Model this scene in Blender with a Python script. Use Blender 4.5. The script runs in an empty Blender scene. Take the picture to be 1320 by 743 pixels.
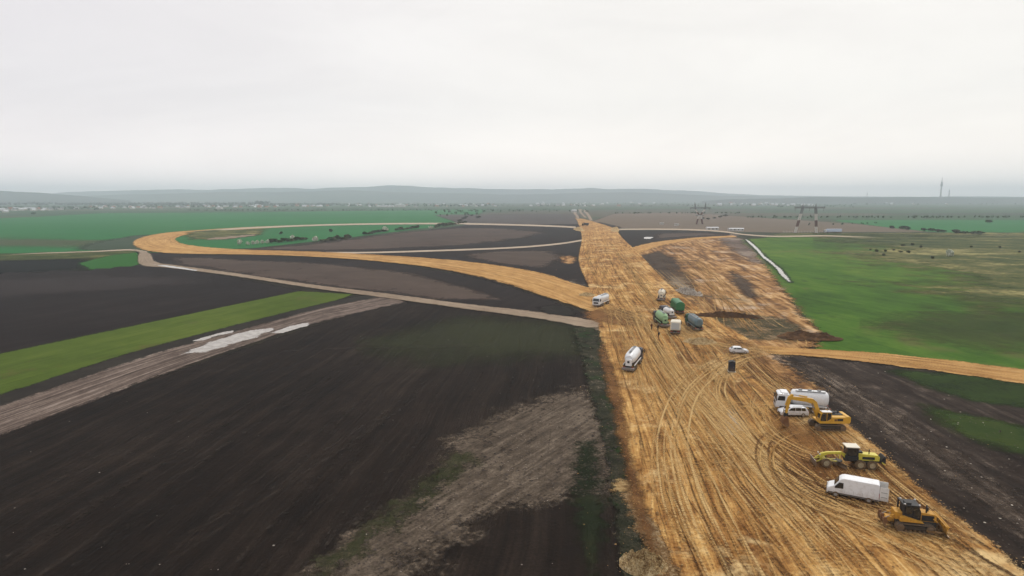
import bpy, bmesh, math, random
import numpy as np
from mathutils import Vector, Matrix, noise as mnoise
random.seed(11); rng = np.random.default_rng(5)
R = math.radians
SC = bpy.context.scene
COL = SC.collection
# ---------------------------------------------------------------- camera
F, CX, CY, HOR, CAMH = 815.0, 660.0, 371.5, 256.0, 35.0
TH = math.atan((CY-HOR)/F); ct, st = math.cos(TH), math.sin(TH)
cam = bpy.data.cameras.new('camera'); camo = bpy.data.objects.new('camera', cam); COL.objects.link(camo)
camo.location = (0, 0, CAMH); camo.rotation_euler = (math.pi/2-TH, 0, 0)
cam.sensor_width = 36; cam.lens = 36*F/1320; cam.clip_start = 0.5; cam.clip_end = 90000
SC.camera = camo
def G(px, py, h=0.0):
    """ground point (metres) seen at this place of the photograph, at height h"""
    s = (py-CY)/F; t = (px-CX)/F
    d = max(s*ct+st, 0.0012); f = ct-s*st; k = (CAMH-h)/d
    return (t*k, f*k)
def Gn(P):
    P = np.asarray(P, float); s = (P[:, 1]-CY)/F; t = (P[:, 0]-CX)/F
    d = np.maximum(s*ct+st, 0.0012); f = ct-s*st; k = CAMH/d
    return np.stack([t*k, f*k], 1)
# ---------------------------------------------------------------- render settings
SC.render.engine = 'CYCLES'
cy = SC.cycles
cy.use_denoising = True
try: cy.denoiser = 'OPENIMAGEDENOISE'
except Exception: pass
cy.max_bounces = 6; cy.diffuse_bounces = 2; cy.glossy_bounces = 2; cy.volume_bounces = 2
cy.transparent_max_bounces = 24; cy.transmission_bounces = 3
cy.use_adaptive_sampling = True; cy.adaptive_threshold = 0.01
vs = SC.view_settings
vs.view_transform = 'Standard'; vs.look = 'None'; vs.gamma = 1; vs.exposure = 0.18; vs.use_curve_mapping = False
# ---------------------------------------------------------------- node helper
class NT:
    def __init__(s, name, world=False):
        if world:
            s.m = bpy.data.worlds.new(name)
        else:
            s.m = bpy.data.materials.new(name)
        s.m.use_nodes = True; s.t = s.m.node_tree; s.t.nodes.clear()
        s.out = s.n('ShaderNodeOutputWorld' if world else 'ShaderNodeOutputMaterial')
    def n(s, t, **k):
        x = s.t.nodes.new(t)
        for a, b in k.items(): setattr(x, a, b)
        return x
    def set(s, sock, v):
        if hasattr(v, 'is_output') or isinstance(v, bpy.types.NodeSocket): s.t.links.new(v, sock)
        elif v is not None:
            if isinstance(v, (tuple, list)) and len(v) == 3 and sock.type == 'RGBA': v = (*v, 1)
            sock.default_value = v
    def coord(s, kind='Object'): return s.n('ShaderNodeTexCoord').outputs[kind]
    def map(s, v, scale=(1, 1, 1), rot=0, loc=(0, 0, 0)):
        x = s.n('ShaderNodeMapping'); s.set(x.inputs['Vector'], v)
        if rot:
            y = s.n('ShaderNodeMapping'); y.inputs['Rotation'].default_value = (0, 0, -rot); s.set(y.inputs['Vector'], v)
            s.set(x.inputs['Vector'], y.outputs[0])
        x.inputs['Scale'].default_value = scale; x.inputs['Location'].default_value = loc
        return x.outputs[0]
    def noise(s, v, scale=1, detail=3, rough=.55, dist=0, loc=None):
        if loc is not None: v = s.map(v, loc=loc)
        x = s.n('ShaderNodeTexNoise'); s.set(x.inputs['Vector'], v)
        x.inputs['Scale'].default_value = scale; x.inputs['Detail'].default_value = detail
        x.inputs['Roughness'].default_value = rough; x.inputs['Distortion'].default_value = dist
        return x.outputs['Fac']
    def voro(s, v, scale=1, feature='F1', out='Distance', rnd=1):
        x = s.n('ShaderNodeTexVoronoi', feature=feature); s.set(x.inputs['Vector'], v)
        x.inputs['Scale'].default_value = scale; x.inputs['Randomness'].default_value = rnd
        return x.outputs[out]
    def math(s, op, a, b=0.0, c=None, clamp=False):
        x = s.n('ShaderNodeMath', operation=op, use_clamp=clamp); s.set(x.inputs[0], a); s.set(x.inputs[1], b)
        if c is not None: s.set(x.inputs[2], c)
        return x.outputs[0]
    def wsum(s, items, clamp=False):
        r = None
        for v, w in items:
            r = s.math('MULTIPLY', v, w) if r is None else s.math('MULTIPLY_ADD', v, w, r)
        return r
    def ss(s, v, a, b, lo=0.0, hi=1.0):
        x = s.n('ShaderNodeMapRange', interpolation_type='SMOOTHSTEP'); s.set(x.inputs['Value'], v)
        x.inputs['From Min'].default_value = a; x.inputs['From Max'].default_value = b
        x.inputs['To Min'].default_value = lo; x.inputs['To Max'].default_value = hi
        return x.outputs['Result']
    def ramp(s, f, stops):
        x = s.n('ShaderNodeValToRGB'); s.set(x.inputs[0], f); e = x.color_ramp.elements
        while len(e) < len(stops): e.new(.5)
        for i, (p, c) in enumerate(stops): e[i].position = p; e[i].color = (*c, 1)
        return x.outputs[0]
    def mix(s, f, a, b, blend='MIX'):
        x = s.n('ShaderNodeMix', data_type='RGBA', blend_type=blend)
        s.set(x.inputs[0], f); s.set(x.inputs[6], a); s.set(x.inputs[7], b)
        return x.outputs[2]
    def attr(s, name): return s.n('ShaderNodeAttribute', attribute_name=name).outputs['Fac']
    def bsdf(s, col, rough=.9, spec=.2, metal=0, normal=None, coat=0, alpha=None, trans=0):
        x = s.n('ShaderNodeBsdfPrincipled'); s.set(x.inputs['Base Color'], col); s.set(x.inputs['Roughness'], rough)
        s.set(x.inputs['Specular IOR Level'], spec); s.set(x.inputs['Metallic'], metal)
        if coat: x.inputs['Coat Weight'].default_value = coat
        if trans: x.inputs['Transmission Weight'].default_value = trans
        if normal is not None: s.set(x.inputs['Normal'], normal)
        sh = x.outputs[0]
        if alpha is not None:
            tr = s.n('ShaderNodeBsdfTransparent'); mx = s.n('ShaderNodeMixShader')
            s.set(mx.inputs[0], alpha); s.t.links.new(tr.outputs[0], mx.inputs[1]); s.t.links.new(sh, mx.inputs[2]); sh = mx.outputs[0]
        s.t.links.new(sh, s.out.inputs['Surface']); return s.m
    def bump(s, h, strength=.5, dist=.1):
        x = s.n('ShaderNodeBump'); s.set(x.inputs['Height'], h); x.inputs['Strength'].default_value = strength
        x.inputs['Distance'].default_value = dist
        return x.outputs[0]
def tag(o, label=None, cat=None, group=None, kind=None):
    if label: o['label'] = label
    if cat: o['category'] = cat
    if group: o['group'] = group
    if kind: o['kind'] = kind
    return o
# ---------------------------------------------------------------- ground sheets
ZL = [0.0]
def nextz(d=0.006):
    ZL[0] += d; return ZL[0]
def link_mesh(name, verts, faces, mat, attrs=None, uv=None, parent=None, smooth=False):
    me = bpy.data.meshes.new(name); me.from_pydata([tuple(map(float, v)) for v in verts], [], [tuple(map(int, f)) for f in faces]); me.update()
    if mat is not None: me.materials.append(mat)
    if attrs:
        for k, v in attrs.items():
            a = me.attributes.new(k, 'FLOAT', 'POINT'); a.data.foreach_set('value', np.asarray(v, np.float32))
    if uv is not None:
        u = me.uv_layers.new(name='UVMap'); li = np.zeros(len(me.loops), np.int32); me.loops.foreach_get('vertex_index', li)
        u.data.foreach_set('uv', np.asarray(uv, np.float32)[li].ravel())
    if smooth: me.shade_smooth()
    o = bpy.data.objects.new(name, me); COL.objects.link(o)
    if parent is not None: o.parent = parent
    return o
def sdist(P, poly):
    """signed distance (positive inside) of points P to polygon"""
    n = len(poly); d = np.full(len(P), 1e18); ins = np.zeros(len(P), bool)
    for i in range(n):
        a = poly[i]; b = poly[(i+1) % n]; ab = b-a; ap = P-a
        t = np.clip((ap@ab)/max(ab@ab, 1e-9), 0, 1); q = ap-t[:, None]*ab
        d = np.minimum(d, (q**2).sum(1))
        c = ((a[1] > P[:, 1]) != (b[1] > P[:, 1]))
        xx = (b[0]-a[0])*(P[:, 1]-a[1])/((b[1]-a[1]) if abs(b[1]-a[1]) > 1e-12 else 1e-12)+a[0]
        ins ^= c & (P[:, 0] < xx)
    d = np.sqrt(d); return np.where(ins, d, -d)
def sheet(name, poly, mat, feather=1.0, fd=0.0, z=None, label=None, kind='structure', dx=6, cat=None, group=None, fine=1.0):
    """a soft-edged ground patch whose outline was surveyed off the photograph; feather in metres + fd*distance"""
    z = nextz() if z is None else z
    poly = np.asarray(poly, float)
    x0, y0 = poly.min(0)-[12, 3]; x1, y1 = poly.max(0)+[12, 6]
    y0 = max(y0, HOR+1.5)
    ys = []; y = y0
    while y < y1:
        ys.append(y); y += (.35 if y < 275 else .7 if y < 300 else 1.4 if y < 340 else 2.5 if y < 420 else 4.5)*fine
    ys.append(y)
    xs = np.arange(x0, x1+dx, dx)
    X, Y = np.meshgrid(xs, np.array(ys)); P = np.stack([X.ravel(), Y.ravel()], 1)
    W = Gn(P); sd = sdist(W, Gn(densify(poly)))
    D = np.hypot(W[:, 0], W[:, 1]); f = feather+fd*D
    a = np.clip(.5+sd/(2*f), 0, 1)
    nx = len(xs); ny = len(ys)
    I = np.arange(nx*ny).reshape(ny, nx)
    q = np.stack([I[1:, :-1].ravel(), I[1:, 1:].ravel(), I[:-1, 1:].ravel(), I[:-1, :-1].ravel()], 1)
    keep = a[q].max(1) > 0; q = q[keep]
    used = np.unique(q); rem = -np.ones(nx*ny, int); rem[used] = np.arange(len(used))
    V = np.column_stack([W[used], np.full(len(used), z)])
    o = link_mesh(name, V, rem[q], mat, {'a': a[used]})
    tag(o, label, cat, group, kind); return o
def densify(poly, step=8):
    out = []; n = len(poly)
    for i in range(n):
        a = poly[i]; b = poly[(i+1) % n]; m = max(1, int(np.hypot(*(b-a))/step))
        for k in range(m): out.append(a+(b-a)*k/m)
    return np.array(out)
def crom(P, sub=8):
    P = np.asarray(P, float); n = len(P); out = []
    for i in range(n-1):
        p0 = P[max(i-1, 0)]; p1 = P[i]; p2 = P[i+1]; p3 = P[min(i+2, n-1)]
        for k in range(sub):
            t = k/sub
            out.append(.5*((2*p1)+(-p0+p2)*t+(2*p0-5*p1+4*p2-p3)*t*t+(-p0+3*p1-3*p2+p3)*t**3))
    out.append(P[-1]); return np.array(out)
def ribbon(name, L, Rr, mat, z=None, across=14, sub=8, label=None, kind='structure', edge=.12, fadeends=False, cat=None):
    """road sheet lofted between two surveyed edges; UV in metres (u across, v along)"""
    z = nextz() if z is None else z
    L = crom(Gn(L), sub); Rt = crom(Gn(Rr), sub); n = len(L)
    mid = (L+Rt)/2; v = np.concatenate([[0], np.cumsum(np.hypot(*(np.diff(mid, axis=0).T)))])
    wid = np.hypot(*((Rt-L).T)); V = []; A = []; U = []
    for i in range(n):
        ext = 1+edge
        for j in range(across+1):
            f = j/across; ff = (f-.5)*ext+.5
            p = L[i]+(Rt[i]-L[i])*ff; V.append((p[0], p[1], z)); U.append(((ff-.5)*wid[i], v[i]))
            e = min(f, 1-f)*ext/edge if edge > 0 else 1
            a = min(1, e)
            if fadeends: a *= min(1, i/(n*.12), (n-1-i)/(n*.12))
            A.append(a)
    Fc = []
    for i in range(n-1):
        for j in range(across):
            a = i*(across+1)+j; Fc.append((a, a+1, a+across+2, a+across+1))
    fa = np.array(Fc)
    # all faces upward
    p0, p1, p2 = (np.array(V)[fa[0, k]] for k in range(3))
    if np.cross(p1-p0, p2-p0)[2] < 0: fa = fa[:, ::-1]
    o = link_mesh(name, V, fa, mat, {'a': A}, U); tag(o, label, cat, None, kind); return o
def line_ribbon(name, C, w, mat, **k):
    """ribbon about a centre line in photo points; w metres (number or list)"""
    W = Gn(C); n = len(W); w = w if isinstance(w, (list, tuple)) else [w]*n
    T = np.gradient(W, axis=0); T /= np.hypot(T[:, 0], T[:, 1])[:, None]; N = np.stack([-T[:, 1], T[:, 0]], 1)
    k.setdefault('edge', .5)
    return ribbon_w(name, W-N*np.array(w)[:, None]/2, W+N*np.array(w)[:, None]/2, mat, **k)
def ribbon_w(name, L, Rr, mat, **k):
    global Gn
    keep = Gn
    Gn = lambda P: np.asarray(P, float)
    try: return ribbon(name, L, Rr, mat, **k)
    finally: Gn = keep
# ---------------------------------------------------------------- ground materials
def ground_mat(name, cols, w=(.5, .3, .2), sc=(.01, .12, 1.2), streak=None, speck=None, alpha=(.9, .12, .25), uv=False, contrast=1.0,
               bump=.4, bd=.12, rough=.95, patch=None, green=None, spec=.08, pos=None, puddle=None):
    """cols: dark..light; w weights of large/medium/fine noise; streak=(angle, along, across, weight)"""
    m = NT(name)
    if uv:
        c = m.coord('UV'); c = m.map(c, scale=(1, 1, 1))
    else: c = m.coord('Object')
    parts = [(m.noise(c, sc[0], 3, .6, .6), w[0]), (m.noise(c, sc[1], 4, .6, .4, loc=(31, 7, 0)), w[1]), (m.noise(c, sc[2], 4, .65, loc=(3, 77, 0)), w[2])]
    tot = sum(w)
    if streak:
        for (ang, al, ac, wt) in (streak if isinstance(streak, list) else [streak]):
            wc = c
            dv = m.n('ShaderNodeVectorMath', operation='ADD'); m.set(dv.inputs[0], wc)
            nz = m.n('ShaderNodeTexNoise'); m.set(nz.inputs['Vector'], c); nz.inputs['Scale'].default_value = .035; nz.inputs['Detail'].default_value = 1
            sv = m.n('ShaderNodeVectorMath', operation='SCALE'); m.set(sv.inputs[0], nz.outputs['Color']); sv.inputs['Scale'].default_value = 3.0
            m.set(dv.inputs[1], sv.outputs[0])
            parts.append((m.noise(m.map(dv.outputs[0], scale=(ac, al, 1) if uv else (al, ac, 1), rot=ang), 1, 4, .62), wt)); tot += wt
    val = m.wsum([(v, k/tot) for v, k in parts])
    f = m.math('MULTIPLY_ADD', m.math('SUBTRACT', val, .5), 3.2*contrast, .5, clamp=True)
    n = len(cols); ps = pos or [i/(n-1) for i in range(n)]
    col = m.ramp(f, list(zip(ps, cols)))
    if green:      # (colour, noise scale, low, high)
        for g in (green if isinstance(green, list) else [green]):
            gm = m.ss(m.wsum([(m.noise(c, g[1], 4, .65, .5, loc=(91, 13, 0)), .75), (m.noise(c, g[1]*9, 2, .6), .25)]), g[2], g[3])
            col = m.mix(gm, col, g[0])
    if speck:      # (colour, scale, radius, share)
        for s_ in (speck if isinstance(speck, list) else [speck]):
            vx = m.n('ShaderNodeTexVoronoi'); m.set(vx.inputs['Vector'], c); vx.inputs['Scale'].default_value = s_[1]
            g1 = m.ss(vx.outputs['Distance'], s_[2], s_[2]*.6)
            sep = m.n('ShaderNodeSeparateColor'); m.set(sep.inputs[0], vx.outputs['Color'])
            g2 = m.math('LESS_THAN', sep.outputs[0], s_[3])
            col = m.mix(m.math('MULTIPLY', g1, g2), col, s_[0])
    a = None
    if alpha:
        k, wd, nsc = alpha[0], alpha[1], alpha[2]
        cc = m.coord('Object')
        nn = m.wsum([(m.noise(cc, nsc, 4, .65), .7), (m.noise(cc, nsc*8, 2, .6), .3)])
        nn = m.math('MULTIPLY_ADD', m.math('SUBTRACT', nn, .5), 1.6, .5, clamp=True)
        av = m.math('MULTIPLY_ADD', m.math('SUBTRACT', nn, .5), k, m.attr('a'))
        a = m.ss(av, .5-wd, .5+wd)
        if len(alpha) > 3: a = m.math('MULTIPLY', a, alpha[3])
        # nothing where the sheet ends
        a = m.math('MULTIPLY', a, m.ss(m.attr('a'), 0.0, .06))
    nrm = m.bump(val, bump, bd*6)
    return m.bsdf(col, rough, spec, normal=nrm, alpha=a)
# ================================================================ world, sun
w = NT('World', True); SC.world = w.m
sky = w.n('ShaderNodeTexSky', sky_type='NISHITA'); sky.sun_disc = False
SUN_EL, SUN_AZ = R(48), R(35)
sky.sun_elevation = SUN_EL; sky.sun_rotation = SUN_AZ; sky.air_density = 1.5; sky.dust_density = 4
gc = w.coord('Generated')
cl = w.noise(w.map(gc, scale=(1.2, 1.2, 5)), 1.3, 5, .6, .5)
cl2 = w.noise(w.map(gc, scale=(1, 1, 3), loc=(4, 2, 1)), .9, 3, .5)
cf = w.wsum([(cl, .55), (cl2, .45)])
cloud = w.ramp(cf, [(.34, (6.5, 6.36, 6.36)), (.5, (7.1, 6.95, 6.85)), (.64, (7.7, 7.55, 7.4))])
# overcast: denser and slightly cooler deck to the west (left)
sx = w.n('ShaderNodeSeparateXYZ'); w.set(sx.inputs[0], gc)
west = w.ss(sx.outputs[0], -.75, .25)
cloud = w.mix(west, w.mix(1.0, cloud, (.93, .92, .975, 1), 'MULTIPLY'), cloud)
zf = w.ss(sx.outputs[2], -.02, .15)
cloud = w.mix(zf, w.mix(1.0, cloud, (1.62, 1.52, 1.43, 1), 'MULTIPLY'), w.mix(1.0, cloud, (1.10, 1.095, 1.075, 1), 'MULTIPLY'))
mixs = w.mix(.97, sky.outputs[0], cloud)
bg = w.n('ShaderNodeBackground'); w.set(bg.inputs[0], mixs); bg.inputs[1].default_value = .108
w.t.links.new(bg.outputs[0], w.out.inputs[0])
sl = bpy.data.lights.new('sun', 'SUN'); sl.energy = 1.5; sl.angle = R(10); sl.color = (1, .96, .9)
so = bpy.data.objects.new('sun', sl); COL.objects.link(so)
# direction towards the sun: azimuth measured like the sky's sun_rotation (clockwise from +Y)
sd_ = Vector((math.sin(SUN_AZ)*math.cos(SUN_EL), math.cos(SUN_AZ)*math.cos(SUN_EL), math.sin(SUN_EL)))
so.rotation_euler = sd_.to_track_quat('Z', 'Y').to_euler(); so.location = (0, 0, 200)
# ================================================================ haze
hz = NT('haze_air')
pv = hz.n('ShaderNodeVolumePrincipled'); pv.inputs['Color'].default_value = (.80, .91, 1, 1)
HAZE_D = 1.8e-4
pv.inputs['Density'].default_value = HAZE_D; pv.inputs['Anisotropy'].default_value = .0
hz.t.links.new(pv.outputs[0], hz.out.inputs['Volume'])
def boxmesh(name, x0, x1, y0, y1, z0, z1, mat):
    V = [(x, y, z) for z in (z0, z1) for y in (y0, y1) for x in (x0, x1)]
    return link_mesh(name, V, [(0, 2, 3, 1), (4, 5, 7, 6), (0, 1, 5, 4), (2, 6, 7, 3), (0, 4, 6, 2), (1, 3, 7, 5)], mat)
hb = boxmesh('haze', -9600, 9600, -2600, 10300, -1.5, 212, hz.m)
tag(hb, 'thin bluish haze lying over the plain and the far hills', 'haze', kind='stuff')
# ================================================================ base ground to the horizon
g = NT('plain_soil_and_crops'); c = g.coord('Object')
cell = g.map(c, scale=(.0011, .0042, 1), rot=R(6))
vx = g.n('ShaderNodeTexVoronoi'); g.set(vx.inputs['Vector'], cell); vx.inputs['Scale'].default_value = 1; vx.inputs['Randomness'].default_value = .8
sp = g.n('ShaderNodeSeparateColor'); g.set(sp.inputs[0], vx.outputs['Color'])
fc = g.ramp(sp.outputs[0], [(0, (.035, .075, .035)), (.3, (.045, .10, .045)), (.45, (.06, .055, .045)), (.6, (.035, .085, .045)), (.75, (.09, .085, .06)), (.9, (.05, .09, .045))])
fc = g.mix(g.math('MULTIPLY', g.noise(c, .02, 4, .6), .5), fc, (.05, .05, .035, 1))
sy = g.n('ShaderNodeSeparateXYZ'); g.set(sy.inputs[0], c)
near = g.ramp(g.noise(c, .15, 4, .6), [(.3, (.012, .010, .007)), (.7, (.032, .026, .017))])
fc = g.mix(g.ss(sy.outputs[1], 420, 900), near, fc)
base_mat = g.bsdf(fc, .95, .05)
gx = np.concatenate([-np.geomspace(9500, 60, 26), [0], np.geomspace(60, 9500, 26)])
gy = np.concatenate([[-2500, -600, -100], np.geomspace(20, 10200, 40)])
X, Y = np.meshgrid(gx, gy); V = np.column_stack([X.ravel(), Y.ravel(), np.zeros(X.size)])
I = np.arange(X.size).reshape(X.shape)
q = np.stack([I[:-1, :-1].ravel(), I[:-1, 1:].ravel(), I[1:, 1:].ravel(), I[1:, :-1].ravel()], 1)
tag(link_mesh('ground', V, q, base_mat), 'flat plain of fields reaching to the horizon', kind='structure')
# ================================================================ field materials
def ang(p, q):
    a, b = G(*p), G(*q); return math.atan2(b[1]-a[1], b[0]-a[0])
A_E = ang((0, 700), (510, 395)); A_D = ang((0, 540), (500, 386))
DK = [(.0045, .0028, .0018), (.0125, .0078, .0052), (.030, .0205, .0145)]
dark_soil = ground_mat('dark_wet_soil', DK, w=(.6, .25, .3), sc=(.014, .2, 3), streak=[(A_E, .012, .5, .55), (A_E, .05, 2.4, .3)], contrast=1.55, bump=.9,
                       speck=((.20, .17, .14), .30, .045, .04), alpha=(.7, .15, .3))
dark_soil_b = ground_mat('dark_ploughed_soil', [(.006, .0038, .0032), (.0125, .0082, .0072), (.025, .0175, .0155)], w=(.6, .3, .15), sc=(.006, .08, 1.5),
                         streak=(ang((0, 456), (385, 376)), .01, .25, .45), alpha=(.7, .15, .1), bump=.25)
pale_soil = ground_mat('dry_grey_brown_soil', [(.038, .026, .020), (.066, .046, .036), (.098, .070, .055)], w=(.5, .3, .2), sc=(.006, .06, .8),
                       streak=(ang((480, 378), (230, 333)), .006, .06, .35), alpha=(1.25, .34, .03), bump=.25, contrast=.9)
pale_near = ground_mat('dry_crumbly_soil', [(.028, .020, .014), (.090, .068, .049), (.20, .157, .118)], w=(.25, .35, .5), sc=(.06, .5, 4),
                       streak=(ang((420, 740), (790, 520)), .12, 1.6, .6), alpha=(1.1, .22, .22), bump=.7, contrast=1.3,
                       speck=((.30, .25, .21), 1.6, .16, .25))
GR1 = [(.012, .055, .018), (.018, .085, .028), (.028, .115, .04)]
teal_green = ground_mat('far_wheat_green', [(.012, .088, .024), (.018, .125, .034), (.030, .155, .048)], w=(.6, .25, .1), sc=(.003, .02, .3),
                        streak=(R(4), .001, .02, .4), alpha=(.6, .2, .02), bump=.1, contrast=.6)
strip_green = ground_mat('spring_grass_strip', [(.034, .054, .006), (.060, .092, .010), (.100, .130, .020)], w=(.6, .3, .15), sc=(.02, .2, 2.5),
                         streak=[(A_D, .02, .5, .4), (A_D, .01, 2.0, .45)], alpha=(.7, .18, .3), bump=.5, green=((.085, .075, .022), .05, .56, .72), contrast=1.1)
field_green = ground_mat('young_crop_green', [(.016, .045, .003), (.046, .110, .008), (.100, .165, .018)], w=(.5, .35, .2), sc=(.008, .05, .6),
                         streak=[(ang((1040, 370), (1320, 470)), .008, .10, .4), (ang((1040, 370), (1320, 420)), .008, .5, .35)], alpha=(.8, .2, .05), bump=.3,
                         green=[((.10, .10, .03), .011, .54, .68), ((.018, .042, .008), .02, .55, .70)], contrast=1.25)
bright_green = ground_mat('bright_crop_green', [(.012, .07, .010), (.018, .095, .012), (.03, .115, .016)], alpha=(.7, .2, .05), sc=(.01, .1, 1), bump=.2, contrast=.7)
heath = ground_mat('rough_heath', [(.020, .034, .006), (.055, .068, .016), (.115, .108, .036), (.26, .23, .09)], w=(.35, .45, .4), sc=(.007, .045, .35),
                   streak=(ang((1080, 350), (1320, 352)), .006, .035, .5), alpha=(1.3, .28, .012), bump=.4, contrast=1.9, pos=[0, .40, .72, 1])
far_brown = ground_mat('far_stubble_field', [(.10, .078, .055), (.13, .098, .070), (.16, .12, .085)], alpha=(.5, .2, .01), sc=(.002, .02, .2), w=(.5, .3, .1),
                       streak=(0, .001, .02, .4), bump=.1, contrast=.7)
verge = ground_mat('verge_weeds', [(.008, .009, .004), (.018, .019, .009), (.045, .038, .024), (.15, .12, .085)], w=(.3, .5, .5), sc=(.05, .5, 3), alpha=(1.9, .28, .30),
                   bump=.7, contrast=1.3, green=((.010, .028, .005), .16, .50, .62), pos=[0, .4, .75, 1], speck=((.42, .38, .28), .9, .10, .35))
mud = ground_mat('muddy_track_soil', [(.028, .020, .016), (.11, .080, .065), (.27, .215, .18)], uv=True, w=(.2, .3, .25), sc=(.03, .3, 2),
                 streak=[(0, .02, 1.0, .9), (0, .05, 3, .4)], alpha=(.8, .2, .35), contrast=1.6, bump=.6)
lane = ground_mat('pale_dirt_lane', [(.15, .105, .072), (.25, .19, .135), (.34, .27, .20)], uv=True, w=(.2, .3, .25), sc=(.02, .2, 2),
                  streak=(0, .02, .8, .5), alpha=(1.15, .25, .25), contrast=1.3, bump=.3)
road_soil = ground_mat('ochre_road_soil', [(.17, .075, .022), (.34, .18, .058), (.48, .28, .10), (.60, .40, .18)], uv=True, w=(.25, .4, .25), sc=(.02, .12, 1.2),
                       streak=[(0, .010, .45, .7), (0, .02, 1.5, .3)], alpha=(1.15, .22, .12), contrast=1.25, bump=.5)
DIRT = [(.055, .022, .007), (.185, .080, .021), (.355, .180, .054), (.51, .295, .098), (.68, .46, .20)]
lane_far = ground_mat('dry_pale_lane', [(.26, .195, .14), (.40, .32, .24), (.52, .44, .35)], uv=True, w=(.2, .3, .2), sc=(.01, .08, 1), streak=(0, .01, .3, .3), alpha=(.5, .2, .1), contrast=.8, bump=.2)
def vlane(C, t, mat, **k):
    C = np.array(C, float); k.setdefault('edge', .3)
    return ribbon('road', C-np.outer(np.broadcast_to(t, len(C)), [0, .5]), C+np.outer(np.broadcast_to(t, len(C)), [0, .5]), mat, **k)
cor_soil = ground_mat('graded_ochre_soil', DIRT, uv=True, w=(.35, .6, .45), sc=(.028, .22, 1.6),
                      streak=[(0, .018, .55, .75), (0, .05, 2.2, .55)], alpha=(.8, .16, .4), contrast=1.6, bump=1.0, bd=.16, pos=[0, .26, .50, .74, 1],
                      green=[((.20, .095, .032), .035, .52, .66), ((.62, .44, .21), .07, .51, .66)])
yard_soil = ground_mat('disturbed_ochre_soil', [(.050, .024, .010), (.15, .072, .026), (.28, .145, .052), (.42, .25, .105), (.58, .40, .22)], w=(.35, .45, .4), sc=(.015, .13, .9),
                       streak=[(ang((870, 330), (1000, 430)), .02, .35, 1.1)], alpha=(.9, .18, .12), contrast=1.5, bump=.8, bd=.14, pos=[0, .28, .52, .75, 1],
                       green=[((.075, .055, .040), .02, .56, .66), ((.44, .34, .25), .045, .54, .68)])
wet = NT('standing_water'); wc = wet.coord('Object')
wa = wet.ss(wet.math('MULTIPLY_ADD', wet.math('SUBTRACT', wet.wsum([(wet.noise(wc, .25, 4, .65), .7), (wet.noise(wc, 1.6, 3, .6), .3)]), .5), 2.6, wet.attr('a')), .50, .66)
wcol = wet.ramp(wet.noise(wc, .6, 4, .6), [(.35, (.20, .165, .13)), (.65, (.34, .30, .255))])
wet_mat = wet.bsdf(wcol, .12, .6, normal=wet.bump(wet.noise(wc, 2, 2), .05, .02), alpha=wet.math('MULTIPLY', wa, wet.ss(wet.attr('a'), 0, .06)))
# ================================================================ fields, far to near
S = sheet
S('field', [(-500, 290), (0, 281.5), (60, 279), (130, 275), (330, 274), (470, 272), (628, 270), (612, 280), (575, 291), (480, 303), (330, 320), (200, 326), (-500, 334)], teal_green, 3, .004, label='wide blue-green wheat field at far left')
S('field', [(560, 277), (748, 276), (748, 292), (600, 291)], ground_mat('far_grey_soil', [(.045, .038, .034), (.065, .055, .05), (.09, .075, .065)], alpha=(.6, .2, .01), sc=(.003, .02, .2), bump=.1), 3, .004, label='hazy grey-brown field left of the corridor end')
S('field', [(790, 276), (880, 274), (1000, 282), (1100, 288.5), (1200, 299), (1000, 300), (900, 298), (800, 294), (762, 286)], far_brown, 3, .004, label='flat tan stubble field below the pylons')
S('field', [(1070, 284), (1800, 283), (1800, 301), (1210, 300), (1150, 294)], teal_green, 3, .004, label='pale green field at far right under the ridge')
S('path', [(-300, 309), (0, 307), (130, 309), (180, 314), (120, 319), (0, 318), (-300, 320)], ground_mat('thin_crop_soil', [(.07, .075, .04), (.10, .095, .055), (.12, .11, .07)], alpha=(1.1, .4, .01, .55), sc=(.004, .02, .2), bump=.1), 12, .03, label='thin brownish strip across the far left field')
S('field', [(95, 322), (120, 314), (170, 304), (190, 303), (200, 326)], ground_mat('bare_grey_green', [(.025, .045, .025), (.04, .06, .035), (.055, .07, .045)], alpha=(.8, .3, .01), sc=(.004, .02, .2), bump=.1), 4, .01, label='grey-green margin beside the bend of the haul road')
S('field', [(-500, 334), (20, 327), (178, 322), (180, 345), (118, 349), (-500, 358)], heath, 3, .004, label='olive strip of rough grass left of the haul road bend')
S('field', [(-500, 345), (0, 336), (60, 335), (112, 333), (120, 348), (0, 354), (-500, 362)], ground_mat('black_smudge', [(.002, .002, .002), (.003, .004, .002), (.006, .009, .004)], alpha=(.6, .45, .03), sc=(.01, .1, 1), bump=.1), 6, .012, label='blurred black smudge at the left edge')  # blurred black smudge painted over the field, not a burnt crop
S('field', [(100, 340), (140, 330), (178, 325.5), (180, 343), (118, 348)], bright_green, 1.5, .002, label='small bright green plot left of the pale lane')
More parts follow.
